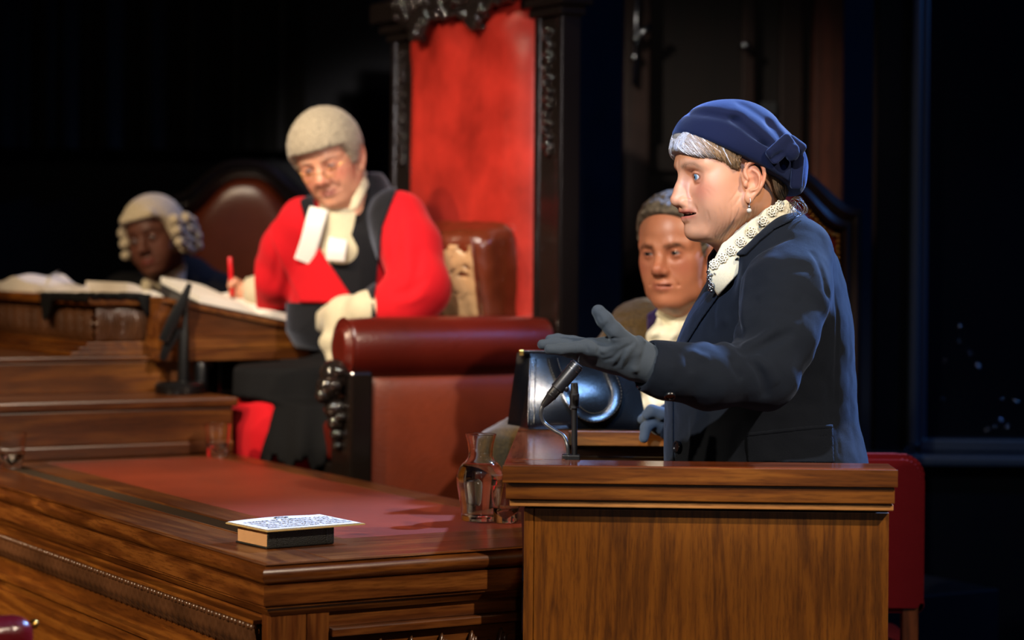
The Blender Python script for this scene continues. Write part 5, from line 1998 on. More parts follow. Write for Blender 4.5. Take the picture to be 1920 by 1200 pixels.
robe, _ = surf(jd, 'robe', rb, P(470, 740, 6.0) - Vector((0.02, 0.20, 0.0)), np.array(P(840, 325, 6.3)) + np.array((0.04, 0.16, 0.02)), 0.0058, M['scarlet'])
def jlay(name, poly, t, off, mat, base=None, h=0.0045, ymax=6.24, ymin=0.0, parent=None):
    fn = patch(base or rb, poly, t, ymax, off, 0.005, ymin)
    lo, hi = bounds_px(poly, 5.85, ymax, 0.03)
    return surf(jd, name, fn, lo, hi, h, M[mat], parent=parent or robe)
shs = S()
shs.u(cone(JH.W(-0.032, 0, -0.095), P(650, 470, 6.18), 0.070, 0.090), 0)
surf(jd, 'shirt', shs, P(560, 520, 6.1) - Vector((0, .06, 0)), np.array(P(740, 330, 6.25)) + np.array((0, .1, 0)), 0.0048, M['cuff'])
jlay('stole', [(700, 306), (724, 322), (745, 352), (716, 427), (702, 562), (664, 566), (616, 490), (648, 430), (660, 372), (676, 340)], 0.005, 0.004, 'stole')
jlay('stole', [(563, 374), (586, 362), (592, 395), (578, 434), (566, 420), (559, 395)], 0.005, 0.004, 'stole')
jlay('hood_band', [(562, 376), (534, 392), (505, 424), (508, 450), (527, 492), (562, 568), (668, 568), (616, 492), (578, 430)], 0.006, 0.014, 'scarlet', ymin=5.85)
jlay('girdle', [(536, 566), (640, 570), (700, 566), (720, 660), (536, 660)], 0.005, 0.004, 'stole')
# neck cloth and the two white bands
nc = S()
nc.u(cone(JH.W(-0.03, 0, -0.085), P(658, 400, 6.13), 0.064, 0.066), 0)
def ncf(p):
    d = nc(p)
    u, v = pix(p)
    e = poly_sd(u, v, [(698, 300), (712, 314), (690, 352), (670, 392), (652, 398), (660, 372), (678, 340)]) * p[:, 1] / F
    return smax(np.abs(d) - 0.004, e, 0.004)
surf(jd, 'collar', ncf, P(575, 415, 6.0) - Vector((0, 0.08, 0)), np.array(P(720, 295, 6.3)) + np.array((0, 0.08, 0)), 0.004, M['cuff'])
for nm, px, (w0, w1) in (('band', [(600, 392), (592, 420), (583, 455), (571, 490)], (17, 20)), ('band', [(640, 402), (640, 430), (634, 460), (631, 488)], (18, 18))):
    pts = [hit(rb, u, v, 5.8, 6.3) + Vector((0, -0.036, 0)) for u, v in px]
    pts = smooth_path([tuple(p) for p in pts], 4)
    jd.add(nm, tube(pts, [0.026] * len(pts), 12, True, (1.0, 0.14), (0, -1, 0)), M['white'], W=True, auto=50)
jd.add('band_knot', ball(hit(rb, 622, 398, 5.8, 6.3) + Vector((0, -0.028, 0)), (0.052, 0.016, 0.020), 3), M['white'], W=True, smooth=True)
# cream cuffs, the near one hanging open
c1 = S()
c1.u(chain([P(738, 584, 5.975), P(690, 588, 5.97), P(645, 594, 6.02), P(614, 602, 6.12)], [0.060, 0.058, 0.050, 0.038], 0.02), 0)
c1.u(chain([P(640, 606, 6.02), P(622, 640, 6.0), P(624, 672, 5.99), P(626, 698, 5.99)], [0.046, 0.030, 0.018, 0.006], 0.015), 0.02)
c1.disp(lambda p, d: d + 0.004 * cellnoise(p, 40, 3))
surf(jd, 'cuff', c1, P(585, 710, 6.0) - Vector((0, .1, 0)), np.array(P(765, 535, 6.25)) + np.array((0, .05, 0)), 0.0042, M['cuff'])
c2 = S()
c2.u(chain([P(518, 548, 6.33), P(490, 548, 6.38), P(466, 546, 6.42)], [0.050, 0.047, 0.040], 0.02), 0)
c2.disp(lambda p, d: d + 0.003 * cellnoise(p, 40, 1))
surf(jd, 'cuff', c2, P(450, 600, 6.3) - Vector((0, .05, 0)), np.array(P(540, 500, 6.45)) + np.array((0, .05, 0)), 0.0045, M['cuff'])
# lower robes: scarlet skirt with black gown over the knees
def fold(p, d, f=60, a=0.006, s=0.0):
    return d + a * np.sin(p[:, 0] * f + 0.8 * np.sin(p[:, 2] * 9) + s) * np.clip((1.08 - p[:, 2]) / 0.2, 0, 1)
sk = S()
sk.u(loft([lj(730, 560, 740, .15, 6.12), lj(748, 440, 735, .18, 6.09), lj(800, 432, 730, .20, 6.08), lj(900, 430, 720, .21, 6.08), lj(1010, 430, 720, .21, 6.08)]), 0)
sk.disp(fold)
surf(jd, 'skirt', sk, P(420, 1000, 6.1) - Vector((0.02, 0.24, 0)), np.array(P(800, 690, 6.1)) + np.array((0.02, 0.26, 0.02)), 0.009, M['scarlet'])
gw = S()
gw.u(loft([lj(600, 610, 730, .12, 6.18), lj(660, 604, 735, .14, 6.14), lj(674, 560, 738, .15, 6.12), lj(686, 415, 740, .16, 6.10), lj(738, 415, 740, .17, 6.09), lj(752, 494, 738, .18, 6.05), lj(830, 472, 722, .20, 6.03), lj(880, 460, 690, .20, 6.02)]), 0)
gw.disp(lambda p, d: fold(p, d, 75, 0.005, 1.0))
gw.disp(lambda p, d: smax(d, -(p[:, 2] - P(600, 862, 6.0).z - 0.02 * np.sin(p[:, 0] * 90) - 0.012 * np.sin(p[:, 0] * 211)), 0.006))
surf(jd, 'gown', gw, P(455, 890, 6.0) - Vector((0.03, 0.24, 0)), np.array(P(790, 655, 6.1)) + np.array((0.02, 0.26, 0.04)), 0.007, M['black_cloth'])

# ================================================================== the man in the cravat
M['skin_m'] = attr_mat('skin_man', 0.42, 0.1, 0.45, 700, 0.2, 0, 0.0006)
M['hair_m'] = attr_mat('hair_man', 0.5, 0, 0.4, 500, 1.0, 0, 0.002)
M['fur'] = cloth('brown_fur', hexc('4d3a1c'), 180, 1.0, 0.4, None, 0.9, 0.4)
M['brocade'] = cloth('gold_brocade', hexc('8a6526'), 120, 0.6, 0.3, None, 0.5, 0.5)
M['plum'] = cloth('plum_velvet', hexc('241436'), 300, 0.2, 0.5, (0.5, 0.4, 0.9))
mp_ = P(1300, 900, 5.4)
mn = Thing('person', 'grey-haired man in cream cravat and fur robe seated behind the woman', 'person', (mp_.x, 5.4, 0.12))
MH = Head(P(1272, 470, 5.2), 30, 4, 2, 1.09, head_prog(jowl=0.002, nose=1.0, lid=0.0022, crease=1.2, lips=0.7, tipr=0.0125, browz=0.007, browr=0.0025, mdown=0.004, cheek=-0.006, ex=0.004), width=0.98)
MH.prog.groove([(0.094, 0.006, 0.010), (0.095, 0.005, 0.026)], 0.0016, 0.002)
mb = S()
mb.u((MH.face, A(MH.c), 3.0), 0)
mb.u(cone(MH.W(-0.025, 0, -0.06), P(1305, 620, 5.32), 0.062, 0.072), 0.03)
mb.u(ell(P(1305, 680, 5.4), (0.16, 0.10, 0.12)), 0.04)
o, V = surf(mn, 'body', mb, P(1195, 700, 5.2) - Vector((0.03, 0.14, 0)), np.array(P(1400, 370, 5.2)) + np.array((0.05, 0.32, 0.0)), 0.0036, M['skin_m'])
set_tint(o, skin_tint(MH, V, hexc('a86a4c'), hexc('94503f'), hexc('a45c46'), brow_col=hexc('35261c'), brow_amt=1.0, browz=0.006))
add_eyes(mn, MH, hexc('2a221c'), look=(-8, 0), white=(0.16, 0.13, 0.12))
mpoly = [(0.16, 0.17), (0.16, 0.092), (0.086, 0.088), (0.062, 0.064), (0.050, 0.046), (0.038, 0.020), (0.026, -0.016), (0.010, -0.018), (0.008, 0.012), (-0.012, 0.036), (-0.044, 0.018), (-0.050, -0.02), (-0.07, -0.065), (-0.13, -0.065), (-0.16, 0.17)]
mpi = in_poly_local(MH, mpoly)
def mhair(p):
    q = MH.loc(p)
    top = np.clip((q[:, 2] - 0.05) / 0.05, 0, 1)
    d = MH.skull(p) - 0.006 - 0.010 * top + 0.0020 * np.sin(q[:, 0] * 260 + 3 * q[:, 2] * 60 + 2 * np.sin(q[:, 1] * 70)) + 0.0020 * cellnoise(q, 210, 2)
    return smax(d, mpi(p), 0.008)
o, V = surf(mn, 'hair', mhair, MH.c - A((0.14, 0.14, 0.12)), MH.c + A((0.14, 0.14, 0.16)), 0.0032, M['hair_m'])
nn = cellnoise(V, 200, 1)[:, None]
set_tint(o, np.array(hexc('5f5343')) * (0.85 + 0.55 * nn))
def lm(v, a, b, hw, y=5.42):
    p0, p1 = P(a, v, y), P(b, v, y)
    return (p0.z, (p0.x + p1.x) / 2, y, (p1.x - p0.x) / 2, hw)
cb = S()
cb.u(loft([lm(560, 1275, 1345, .06), lm(585, 1235, 1385, .10), lm(610, 1200, 1425, .13), lm(650, 1180, 1445, .15), lm(720, 1170, 1455, .16), lm(820, 1165, 1460, .17), lm(960, 1150, 1470, .19), lm(1060, 1150, 1470, .20)]), 0)
cb.u(chain([P(1205, 625, 5.38), P(1140, 720, 5.28), P(1080, 800, 5.2), P(985, 835, 5.14), P(930, 850, 5.1)], [0.085, 0.080, 0.075, 0.068, 0.060], 0.03), 0.03)
cb.u(chain([P(1430, 640, 5.45), P(1480, 760, 5.38), P(1440, 860, 5.2)], [0.085, 0.078, 0.06], 0.03), 0.03)
cb.u(chain([P(1260, 1000, 5.35), P(1160, 1010, 5.12)], [0.11, 0.085], 0.03), 0.04)
cb.u(chain([P(1380, 1000, 5.35), P(1300, 1010, 5.10)], [0.11, 0.085], 0.03), 0.04)
cb.disp(lambda p, d: d + 0.004 * cellnoise(p, 50, 1) + 0.002 * cellnoise(p, 160, 4))
coat, _ = surf(mn, 'robe', cb, (P(900, 900, 5.1).x - 0.03, 4.98, 0.62), np.array(P(1540, 555, 5.5)) + np.array((0.02, 0.12, 0.0)), 0.0075, M['fur'])
def mlay(name, poly, t, off, mat, ymax=5.42, h=0.0042):
    fn = patch(cb, poly, t, ymax, off, 0.004)
    lo, hi = bounds_px(poly, 5.1, ymax, 0.03)
    return surf(mn, name, fn, lo, hi, h, M[mat], parent=coat)
mlay('lining', [(1212, 590), (1242, 572), (1258, 600), (1235, 660), (1215, 640)], 0.005, 0.004, 'plum', ymax=5.37)
mlay('waistcoat', [(1196, 660), (1235, 640), (1360, 640), (1360, 830), (1190, 830)], 0.005, 0.004, 'brocade')
# cravat: wound band and ruffled fall
cv = S()
cv.u(cone(MH.W(-0.012, 0, -0.118), P(1292, 612, 5.30), 0.064, 0.074), 0)
cv.disp(lambda p, d: d + 0.003 * np.sin(p[:, 2] * 260 + p[:, 0] * 40))
surf(mn, 'cravat', cv, P(1205, 660, 5.2) - Vector((0, 0.02, 0)), np.array(P(1365, 540, 5.3)) + np.array((0.03, 0.12, 0)), 0.004, M['cream'])
jf = S()
jf.u(chain([P(1268, 610, 5.225), P(1258, 640, 5.215), P(1250, 700, 5.22), P(1226, 758, 5.235)], [0.038, 0.050, 0.046, 0.040], 0.02), 0)
jf.disp(lambda p, d: d + 0.006 * np.sin(p[:, 0] * 130 + 1.5 * np.sin(p[:, 2] * 60)) + 0.004 * np.sin(p[:, 2] * 150))
surf(mn, 'jabot', jf, P(1190, 800, 5.2) - Vector((0, 0.06, 0)), np.array(P(1330, 575, 5.25)) + np.array((0, 0.08, 0)), 0.004, M['cream'])

# ================================================================== the clerk in the curled wig
M['skin_c'] = attr_mat('skin_clerk', 0.5, 0.05, 0.35, 700, 0.15, 0, 0.0006)
M['wig_c'] = cloth('pale_horsehair', hexc('b7a98c'), 240, 0.9, 0.3, (0.7, 0.75, 1.0), 0.85, 0.3)
cp_ = P(300, 700, 7.15)
ck = Thing('person', 'clerk in curled wig and black gown seated behind the carved desk', 'person', (cp_.x, 7.2, 0.5))
CH = Head(P(293, 443, 7.1), 20, 6, 13, 1.04, head_prog(nose=0.99, lid=0.0040, lips=1.25, tipr=0.012), width=0.98)
kb_ = S()
kb_.u((CH.face, A(CH.c), 3.0), 0)
kb_.u(cone(CH.W(-0.025, 0, -0.06), P(318, 570, 7.2), 0.056, 0.066), 0.03)
o, V = surf(ck, 'body', kb_, P(220, 590, 7.1) - Vector((0, 0.16, 0)), np.array(P(390, 370, 7.1)) + np.array((0.02, 0.26, 0)), 0.0042, M['skin_c'])
set_tint(o, skin_tint(CH, V, hexc('5a3628'), hexc('7a3c34'), hexc('63392b'), brow_col=hexc('120b08'), brow_amt=0.9))
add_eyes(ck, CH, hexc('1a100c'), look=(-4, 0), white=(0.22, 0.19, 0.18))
cwp = [(0.16, 0.17), (0.16, 0.064), (0.094, 0.056), (0.066, 0.050), (0.050, 0.030), (0.040, 0.000), (0.030, -0.04), (-0.01, -0.05), (-0.06, -0.055), (-0.13, -0.055), (-0.16, 0.17)]
cwi = in_poly_local(CH, cwp)
def cwig(p):
    q = CH.loc(p)
    d = CH.skull(p) - 0.016 + 0.0015 * np.sin(q[:, 0] * 300) * np.sin(q[:, 1] * 300) + 0.0012 * cellnoise(q, 300, 1)
    front = np.sqrt((q[:, 0] - 0.082) ** 2 + ((q[:, 2] - 0.066) / 1.0) ** 2 + (np.maximum(np.abs(q[:, 1]) - 0.045, 0)) ** 2) - 0.018
    d = smin(d, front * CH.s, 0.01)
    return smax(d, cwi(p), 0.008)
cw, _ = surf(ck, 'wig', cwig, CH.c - A((0.17, 0.17, 0.15)), CH.c + A((0.17, 0.17, 0.18)), 0.004, M['wig_c'])
cl_me = None
for sg in (-1, 1):
    for row, z in enumerate((0.030, 0.000, -0.030, -0.058)):
        for col, x in enumerate((0.034, -0.002, -0.038, -0.072)):
            if row == 3 and col == 0:
                continue
            j1, j2 = math.sin(7.1 * row + 3.7 * col + sg), math.cos(5.3 * row + 2.9 * col)
            cx_, cz_, cy_ = x + 0.006 * j1, z + 0.006 * j2, sg * (0.089 + 0.006 * (row < 3) + 0.004 * j1)
            a = CH.W(cx_ + 0.013, cy_, cz_)
            b = CH.W(cx_ - 0.013, cy_, cz_ - 0.006)
            pts = [a + (b - a) * t for t in (0, 0.12, 0.5, 0.88, 1)]
            rr = 0.0160 + 0.0025 * j2
            ck.add('wig_curl', tube(pts, [rr * 0.5, rr * 0.92, rr, rr * 0.92, rr * 0.5], 14), M['wig_c'], W=True, smooth=True, parent=cw)
def lk(v, a, b, hw, y=7.25):
    p0, p1 = P(a, v, y), P(b, v, y)
    return (p0.z, (p0.x + p1.x) / 2, y, (p1.x - p0.x) / 2, hw)
gk = S()
gk.u(loft([lk(478, 322, 372, .05), lk(495, 280, 392, .09), lk(520, 240, 420, .12), lk(550, 218, 436, .14), lk(620, 205, 445, .15), lk(740, 205, 450, .17), lk(820, 205, 450, .18)]), 0)
gk.u(chain([P(235, 560, 7.2), P(215, 620, 7.12), P(260, 660, 7.02)], [0.085, 0.075, 0.06], 0.03), 0.03)
gk.u(chain([P(415, 560, 7.25), P(440, 640, 7.15), P(380, 670, 7.02)], [0.085, 0.075, 0.06], 0.03), 0.03)
gk.sub(cone(CH.W(-0.02, 0, -0.09), P(305, 560, 7.12), 0.058, 0.060), 0.006)
gk.disp(lambda p, d: d + 0.004 * cellnoise(p, 25, 1))
gown, _ = surf(ck, 'gown', gk, P(195, 800, 7.2) - Vector((0.03, 0.3, 0)), np.array(P(470, 470, 7.2)) + np.array((0.03, 0.26, 0.0)), 0.009, M['black_cloth'])
wc = S()
wc.u(cone(CH.W(-0.02, 0, -0.095), P(302, 575, 7.12), 0.060, 0.070), 0)
wc.u(chain([P(280, 525, 7.03), P(272, 560, 7.03)], [0.02, 0.025], 0.01), 0.02)
def wcf(p):
    u, v = pix(p)
    e = poly_sd(u, v, [(372, 476), (362, 500), (340, 545), (310, 590), (250, 590), (262, 520), (290, 530), (330, 505)]) * p[:, 1] / F
    return smax(wc(p), e, 0.005)
surf(ck, 'collar', wcf, P(240, 600, 7.0) - Vector((0, 0.06, 0)), np.array(P(385, 465, 7.2)) + np.array((0, 0.08, 0)), 0.0048, M['cuff'])
# ================================================================== things on the table
def glass_thing(name, label, cat, loc, outer, wall, base, group=None, facets=0, water_h=None, seg=48):
    t = Thing(name, label, cat, loc, 0.2, group)
    inner = [(max(r - wall, 0.0005), z) for r, z in outer if z > base]
    prof = [(0.0, 0.0005)] + outer + inner[::-1] + [(0.0, base)]
    v, f = lathe(prof, seg)
    t.add('glass', (v, f), M['glass'], smooth=True)
    if water_h:
        wp_ = [(0.0, base + 0.0003)] + [(r - 0.00015, z) for r, z in inner if z < water_h]
        rr = np.interp(water_h, [z for r, z in inner], [r for r, z in inner])
        wp_ = [(max(0, r), max(z, base + 0.0003)) for r, z in wp_] + [(rr - 0.0002, water_h), (0.0, water_h)]
        t.add('water', lathe(wp_, seg), M['water'], smooth=True)
    return t
cpos = PZ(900, 977, TZ)
out = [(0.030, 0.0), (0.0365, 0.002), (0.0378, 0.008), (0.0385, 0.014), (0.0395, 0.030), (0.0440, 0.055), (0.0478, 0.078), (0.0480, 0.088), (0.0455, 0.100), (0.0385, 0.112), (0.0300, 0.120), (0.0256, 0.127), (0.0246, 0.135), (0.0252, 0.146), (0.0272, 0.158), (0.0305, 0.170), (0.0312, 0.1725), (0.0306, 0.1738)]
zs_ = np.linspace(0, 1, 60)
sp = smooth_path([(r, z, 0) for r, z in out], 3)
glass_thing('carafe', 'glass water carafe beside the witness box', 'carafe', (cpos.x, cpos.y, TZ + 0.0005), [(p[0], p[1]) for p in sp], 0.0022, 0.010, None, 0, 0.114)
tum = [(0.024, 0.0), (0.0255, 0.002), (0.0262, 0.006), (0.0285, 0.034), (0.0300, 0.036), (0.0335, 0.080), (0.0340, 0.086), (0.0332, 0.087)]
for (u, v, lab, wh) in ((22, 882, 'glass tumbler at the left edge of the photo', 0.034), (407, 861, 'glass tumbler on the far corner of the red leather', 0.034), (967, 984, 'glass tumbler tucked behind the carafe, half hidden by the box', None)):
    p = PZ(u, v - 4, TZ)
    if u == 967:
        p.x = min(p.x, BXO.x + 0.004)
    glass_thing('tumbler', lab, 'glass', (p.x, p.y, TZ + 0.0005), tum if wh else [(r * 0.93, z * 0.86) for r, z in tum], 0.0020, 0.008, 'water tumblers', 0, wh, 32)

# oath book with the card on it
a0, a1, a2 = PZ(501, 995, TZ + 0.037), PZ(685, 981, TZ + 0.037), PZ(436, 976, TZ + 0.037)
ex_ = (a1 - a0).normalized()
ang = math.atan2(ex_.y, ex_.x)
ctr = (a1 + a2) / 2
b0 = PZ(500, 1030, TZ)
BL, BD, BH = 0.140, 0.112, 0.034
bk = Thing('book', 'thick black bound oath book lying on the table corner', 'book', (b0.x, b0.y, TZ + 0.0005), ang)
M['binding'] = leather('black_binding', hexc('0b0f0e'), 0.5, 0.4, 0.3, 500)
bk.add('back_cover', box(0, BL, 0, BD, 0, 0.003, 0.001), M['binding'])
bk.add('front_cover', box(0, BL, 0, BD, BH - 0.003, BH, 0.001), M['binding'])
bk.add('spine', prism([(0, 0)] * 3, 0, 0) if False else box(0, BL, -0.0045, 0.001, 0.0, BH, 0.003, 3), M['binding'], auto=40)
for k in (0.018, 0.122):
    bk.add('spine_band', box(k, k + 0.003, -0.0055, 0.0, 0.002, BH - 0.002, 0.001), M['binding'])
def page_side(s, t):
    return (0.002 + (BL - 0.004) * s, 0, 0)
bk.add('page_block', box(0.0025, BL - 0.0025, 0.001, BD - 0.003, 0.0031, BH - 0.0031, 0.0004), M['page_edge'])
CL, CDp = (a1 - a0).length, 0.150
cd_ = Thing('oath_card', 'white printed oath card on cardboard resting on the black book', 'card', (a0.x, a0.y, TZ + BH + 0.001), ang)
cd_.add('backing', grid(lambda s, t: (CL * s, CDp * t, 0.0015 + 0.003 * math.sin(3 * s) * t * t), 12, 8), M['card'])
cd_.o.children[0].modifiers.new('t', 'SOLIDIFY').thickness = 0.0024
sh = cd_.add('sheet', grid(lambda s, t: (0.003 + (CL - 0.010) * s, 0.004 + (CDp - 0.006) * t, 0.0030 + 0.003 * math.sin(3 * s) * t * t + 0.0012 * max(0, s - 0.9) * 10 * t), 14, 10), M['paper'])
sh.modifiers.new('t', 'SOLIDIFY').thickness = 0.0006
lines = ['I SWEAR BY ALMIGHTY GOD', 'THAT THE EVIDENCE THAT I', 'SHALL GIVE SHALL BE THE', 'TRUTH, THE WHOLE TRUTH', 'AND NOTHING BUT THE TRUTH']
for i, tx in enumerate(lines):
    cu_ = bpy.data.curves.new('lettering', 'FONT')
    cu_.body = tx
    cu_.size = 0.0135
    cu_.align_x = 'CENTER'
    cu_.offset = 0.00035
    cu_.space_character = 1.08
    tmp = bpy.data.objects.new('tmp_text', cu_)
    COL.objects.link(tmp)
    dg = bpy.context.evaluated_depsgraph_get()
    me = bpy.data.meshes.new_from_object(tmp.evaluated_get(dg))
    bpy.data.objects.remove(tmp)
    bpy.data.curves.remove(cu_)
    me.materials.clear(); me.materials.append(M['ink'])
    yy = CDp * 0.68 - i * 0.0205
    co = np.zeros(len(me.vertices) * 3); me.vertices.foreach_get('co', co); co = co.reshape(-1, 3)
    wd = co[:, 0].max() - co[:, 0].min()
    co[:, 0] *= min(1.0, (CL - 0.03) / wd)
    co[:, 0] += CL / 2; co[:, 1] += yy
    s_, t_ = co[:, 0] / CL, co[:, 1] / CDp
    co[:, 2] = 0.0040 + 0.003 * np.sin(3 * s_) * t_ * t_
    me.vertices.foreach_set('co', co.ravel()); me.update()
    link('lettering', me, sh)
em = []
for k in range(7):      # small crest above the text
    aa = math.pi * k / 6
    em.append(ball((CL / 2 + 0.012 * math.cos(aa), CDp * 0.84 + 0.008 * math.sin(aa), 0.0068), (0.0035, 0.0028, 0.0004), 1))
em.append(box(CL / 2 - 0.013, CL / 2 + 0.013, CDp * 0.815, CDp * 0.835, 0.0064, 0.0068))
cd_.add('crest', join(*em), M['ink'], parent=sh)

# ================================================================== handbag and microphones on the witness box
q0 = PZ(990, 806, RZ)
HB = math.radians(1)
hb = Thing('handbag', 'black leather frame handbag with looped handle on the box rail', 'handbag', (q0.x, q0.y, RZ + 0.001), HB)
HL_, HD_, HH_ = 0.252, 0.105, 0.158
def bagL(t):
    return 0.0 + 0.004 * t, HL_ - 0.026 * t
def bagsec(s, t):
    """ring of the bag at height t: rounded rectangle with folded-in ends"""
    x0_, x1_ = bagL(t)
    hd_ = (HD_ / 2) * (1 - t) ** 0.9 + 0.011
    hd_ *= (1 + 0.06 * math.sin(math.pi * t))
    if t < 0.06:
        hd_ -= 0.004 * (1 - t / 0.06)
    per = s * 4
    k = int(per) % 4
    fr_ = per - int(per)
    cyy = HD_ / 2
    ease = lambda z: z
    if k == 0:      # front
        x, y = x0_ + (x1_ - x0_) * fr_, cyy - hd_ - 0.012 * math.sin(math.pi * fr_) * math.sin(math.pi * t)
    elif k == 1:    # right end
        x, y = x1_ - 0.020 * math.sin(math.pi * fr_) * t ** 0.5, cyy - hd_ + 2 * hd_ * fr_
    elif k == 2:    # back
        x, y = x1_ + (x0_ - 0.042 * (1 - 0.35 * t) - x1_) * fr_, cyy + hd_
    else:           # left end, pleated gusset
        fold_ = 1 - abs(2 * fr_ - 1)
        x, y = x0_ - 0.042 * (1 - 0.35 * t) * (1 - fr_) + 0.020 * fold_ ** 1.2 * (0.35 + 0.65 * t), cyy + hd_ - 2 * hd_ * fr_
    return (x, y, 0.002 + HH_ * t)
hv, hf = grid(bagsec, 96, 24, True)
hf = hf + [[i * 24 for i in range(96)]]
bagb = hb.add('body', (hv, hf), M['black_leather'], auto=50)
hb.add('top_frame', box(-0.018, HL_ - 0.022, HD_ / 2 - 0.0125, HD_ / 2 + 0.0125, HH_, HH_ + 0.008, 0.003), M['black_leather'], auto=50)
for x in (-0.019, HL_ - 0.0225):
    hb.add('frame_corner', box(x, x + 0.010, HD_ / 2 - 0.0130, HD_ / 2 + 0.0130, HH_ - 0.004, HH_ + 0.0085, 0.002), M['brass'])
# seam piping down the near left edge and stitches on it
def edge_pt(t, dx=0.0):
    x0_, x1_ = bagL(t)
    h_ = ((HD_ / 2) * (1 - t) ** 0.9 + 0.011) * (1 + 0.06 * math.sin(math.pi * t))
    return (x0_ + dx, HD_ / 2 - h_ - 0.001, 0.002 + HH_ * t)
hb.add('piping', tube([edge_pt(t) for t in np.linspace(0.03, 0.97, 20)], 0.0022, 8), M['black_leather'], smooth=True)
hb.add('piping', tube([edge_pt(t, 0.012) for t in np.linspace(0.03, 0.92, 20)], 0.0020, 8), M['black_leather'], smooth=True)
M['stitch'] = plain('stitch', hexc('4a4130'), 0.7)
st_ = [tube([edge_pt(t, 0.006), edge_pt(t + 0.018, 0.006)], 0.0006, 5) for t in np.linspace(0.06, 0.9, 24)]
hb.add('stitching', join(*st_), M['stitch'], kind='stuff')
# looped handle hanging in front
def front_pt(u, v, off):
    """point on the bag front from bag coordinates (x along, z up)"""
    t = min(max(v / HH_, 0), 1)
    h_ = ((HD_ / 2) * (1 - t) ** 0.9 + 0.011) * (1 + 0.06 * math.sin(math.pi * t))
    return (u, HD_ / 2 - h_ - 0.012 * math.sin(math.pi * t) * math.sin(math.pi * min(max(u / HL_, 0), 1)) - off, v)
lp_ = [(0.052, 0.150, 0.004), (0.058, 0.128, 0.007), (0.070, 0.100, 0.012), (0.085, 0.068, 0.016), (0.104, 0.042, 0.018), (0.130, 0.028, 0.018), (0.158, 0.032, 0.018), (0.180, 0.052, 0.017), (0.187, 0.080, 0.014), (0.178, 0.110, 0.010), (0.165, 0.140, 0.005)]
hpts = smooth_path([front_pt(*x) for x in lp_], 5)
hd_o = hb.add('handle', tube(hpts, [0.0135 - 0.003 * math.sin(math.pi * i / (len(hpts) - 1)) for i in range(len(hpts))], 12, True, (1.0, 0.28), (0, -1, 0.45)), M['black_leather'], auto=50)
for sgn in (-1, 1):
    stp = []
    for i in range(1, len(hpts) - 2):
        a, b = Vector(hpts[i]), Vector(hpts[i + 1])
        t = (b - a).normalized(); n_ = t.cross(Vector((0, -1, 0.45)).normalized()).normalized()
        off = n_ * sgn * 0.0095 + Vector((0, -0.0042, 0.001))
        stp.append(tube([a + off, a + (b - a) * 0.6 + off], 0.0005, 4))
    hb.add('stitching', join(*stp), M['stitch'], parent=hd_o, kind='stuff')

# microphones on the inner corner of the front rail
M['mic'] = plain('mic_black', hexc('17171a'), 0.38, 0.0, 0.5, 500, 0.05)
def tubeP(pts, rad, seg=14):
    return tube([P(*p) for p in pts], rad, seg)
mb0 = P(1077, 858, 4.095)
m1 = Thing('microphone', 'slim upright black microphone on the witness box rail', 'microphone', (mb0.x, mb0.y, mb0.z))
m1.add('stem', tubeP([(1077, 858, 4.095), (1077, 800, 4.095), (1077, 763, 4.095)], 0.0054), M['mic'], W=True, auto=40)
m1.add('collar', tubeP([(1077, 765, 4.095), (1077, 761, 4.095)], 0.0098, 20), M['steel'], W=True, auto=40)
m1.add('body', tubeP([(1077, 761, 4.095), (1077, 740, 4.095), (1077, 739, 4.095), (1077, 724, 4.095), (1077, 718, 4.095)], [0.0088, 0.0088, 0.0078, 0.0068, 0.0060], 20), M['mic'], W=True, auto=40)
m1.add('ring', tubeP([(1077, 741, 4.095), (1077, 738.5, 4.095)], 0.0091, 20), M['steel'], W=True, auto=40)
m1.add('foot', join(xform(box(-0.013, 0.010, -0.020, 0.012, -0.006, 0.006, 0.002), Matrix.Translation(mb0))), M['mic'], W=True)
m2b = P(1064, 856, 4.09)
m2 = Thing('microphone', 'tilted black microphone on curved gooseneck in front of the handbag', 'microphone', (m2b.x, m2b.y, m2b.z))
gn = smooth_path([tuple(P(*p)) for p in ((1065, 856, 4.09), (1064, 836, 4.09), (1057, 818, 4.10), (1038, 806, 4.11), (1020, 792, 4.12), (1014, 774, 4.12), (1019, 759, 4.12))], 6)
m2.add('gooseneck', tube(gn, 0.0036, 12), plain('gooseneck_grey', hexc('4a4c50'), 0.3, 0.6), W=True, smooth=True)
def lerpP(t):
    return P(1017 + (1084 - 1017) * t, 762 + (682 - 762) * t, 4.12)
m2.add('body', tube([lerpP(t) for t in (0, 0.06, 0.22, 0.23, 0.40, 0.41, 0.94, 1.0)], [0.004, 0.0062, 0.0090, 0.0098, 0.0105, 0.0125, 0.0130, 0.0115], 24), M['mic'], W=True, auto=40)
for t in (0.25, 0.31, 0.42, 0.86, 0.95):
    m2.add('ring', tube([lerpP(t), lerpP(t + 0.012)], 0.0110 if t < 0.4 else 0.0135, 24), M['steel'] if t > 0.8 else M['mic'], W=True, auto=40)
m2.add('switch', ball(lerpP(0.52) + Vector((0.010, -0.004, -0.008)), (0.004, 0.004, 0.006), 2), M['mic'], W=True, smooth=True)
m2.add('foot', xform(box(-0.010, 0.010, -0.014, 0.012, -0.006, 0.004, 0.002), Matrix.Translation(m2b)), M['mic'], W=True)

